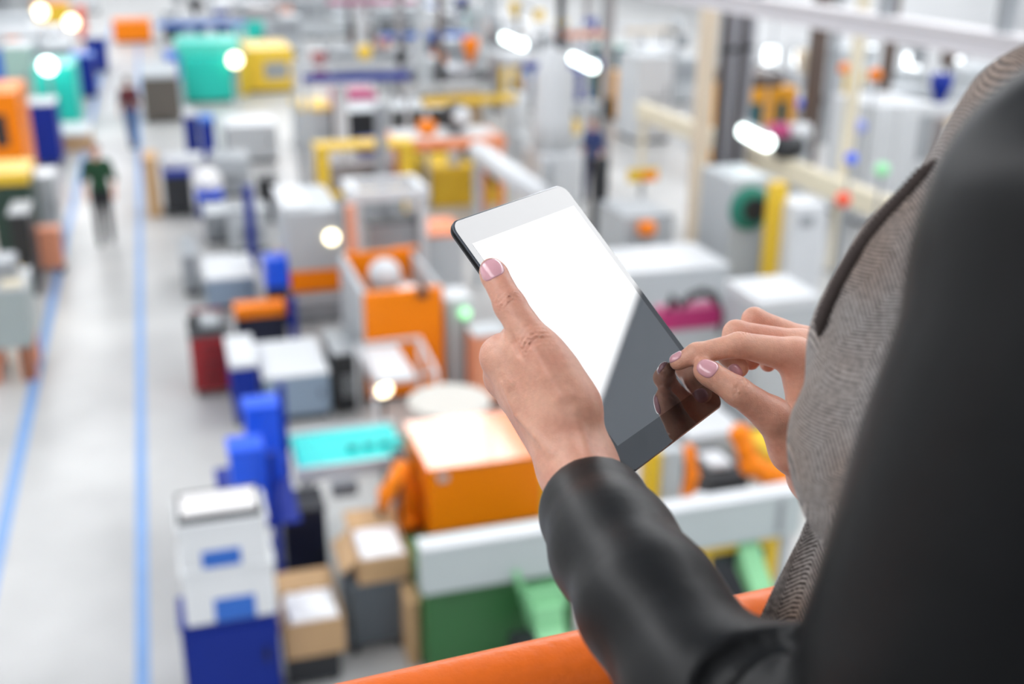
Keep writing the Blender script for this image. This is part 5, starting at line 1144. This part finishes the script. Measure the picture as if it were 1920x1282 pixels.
        rows.append((t, '%s %s' % (ADJ[body.name], shape), ((x0+x1)/2, (y0+y1)/2, hgt*.7)))
print('row machines', count)
for (x, y, m, nm) in ((6.3, 27.5, PALE, 'pale'), (7.6, 29.2, GREY, 'grey'), (8.9, 31.2, PALE, 'pale'), (10.6, 26.0, MIDT, 'warm grey'), (12.6, 29.3, PALE, 'pale'), (8.2, 33.4, BROWN, 'brown'), (10.2, 37.2, PALE, 'pale'), (7.8, 37.3, MIDT, 'warm grey'), (13.4, 33.3, GREY, 'grey'), (15.2, 29.2, PALE, 'pale'), (9.0, 42.6, GREY, 'grey'), (12.4, 42.4, PALE, 'pale'), (16.4, 42.6, MIDT, 'warm grey'), (8.0, 48.4, BROWN, 'brown')):
    if clash(x-.1, x+.1, y-.1, y+.1, .02): continue
    occ(x-.1, x+.1, y-.1, y+.1); t = thing('supply_pole', '', 'pole', (x, y, 0), 'supply poles rising from the hall rows')
    MB().box(x-.09, x+.09, y-.09, y+.09, .03, 9.98).build('shaft', m, t); MB().box(x-.16, x+.16, y-.16, y+.16, 0, .03).build('base_plate', GREY, t); MB().box(x-.13, x+.13, y-.15, y-.09, 1.2, 1.7, .01).build('socket_box', DARK, t)
    rows.append((t, 'tall %s supply pole' % nm, (x, y, 2.0)))
# labels of the row machines: look plus the nearest thing one can find
ANCH = [('orange housing', 20, 240), ('teal lamp machine', 100, 160), ('orange aisle crate', 248, 58), ('waste container', 300, 180), ('large teal machine', 390, 120), ('windowed yellow machine', 505, 130), ('yellow guard frame', 680, 300),
        ('orange work platform', 840, 270), ('white column machine', 1055, 290), ('beige pillar', 1308, 300), ('orange control cab', 1436, 205), ('bright windows', 1640, 120), ('tall white machine', 1690, 240), ('green drum', 1405, 390),
        ('tablet', 1100, 560), ('orange banded machine', 590, 450), ('open orange machine', 760, 640), ('magenta topped machine', 668, 195), ('light blue worker', 988, 130), ('navy worker', 803, 95), ('slanted duct', 950, 320), ('amber machine', 95, 25),
        ('crane rail', 1650, 30), ('film rolls', 1490, 254), ('jacket shoulder', 1760, 300), ('black cable hose', 1050, 60), ('warning board', 1205, 328), ('left tube lamp', 962, 78), ('middle tube lamp', 1095, 118), ('long white cabinet', 1262, 540), ('far wall', 600, 5)]
seen = set()
for t, look, p in rows:
    v = V(*p)-CAM; d_ = v@FW; px, py = IW/2+FPX*(v@RT)/d_, IH/2-FPX*(v@UP)/d_
    near = sorted(ANCH, key=lambda a: (a[1]-px)**2+(1.5*(a[2]-py))**2)
    def rel(a):
        dx, dy = px-a[1], py-a[2]
        return ('right of' if dx > 0 else 'left of') if abs(dx) > abs(dy) else ('before' if dy > 0 else 'behind')
    lab = '%s, %s the %s' % (look, rel(near[0]), near[0][0])
    if lab in seen: lab = '%s, %s the %s' % (look, rel(near[1]), near[1][0])
    if lab in seen: lab = '%s, %s the %s' % (look, rel(near[2]), near[2][0])
    if lab in seen: lab = '%s, beside the %s' % (look, near[0][0])
    if lab in seen: lab = '%s, farther from the %s' % (look, near[3][0])
    seen.add(lab); t['label'] = lab
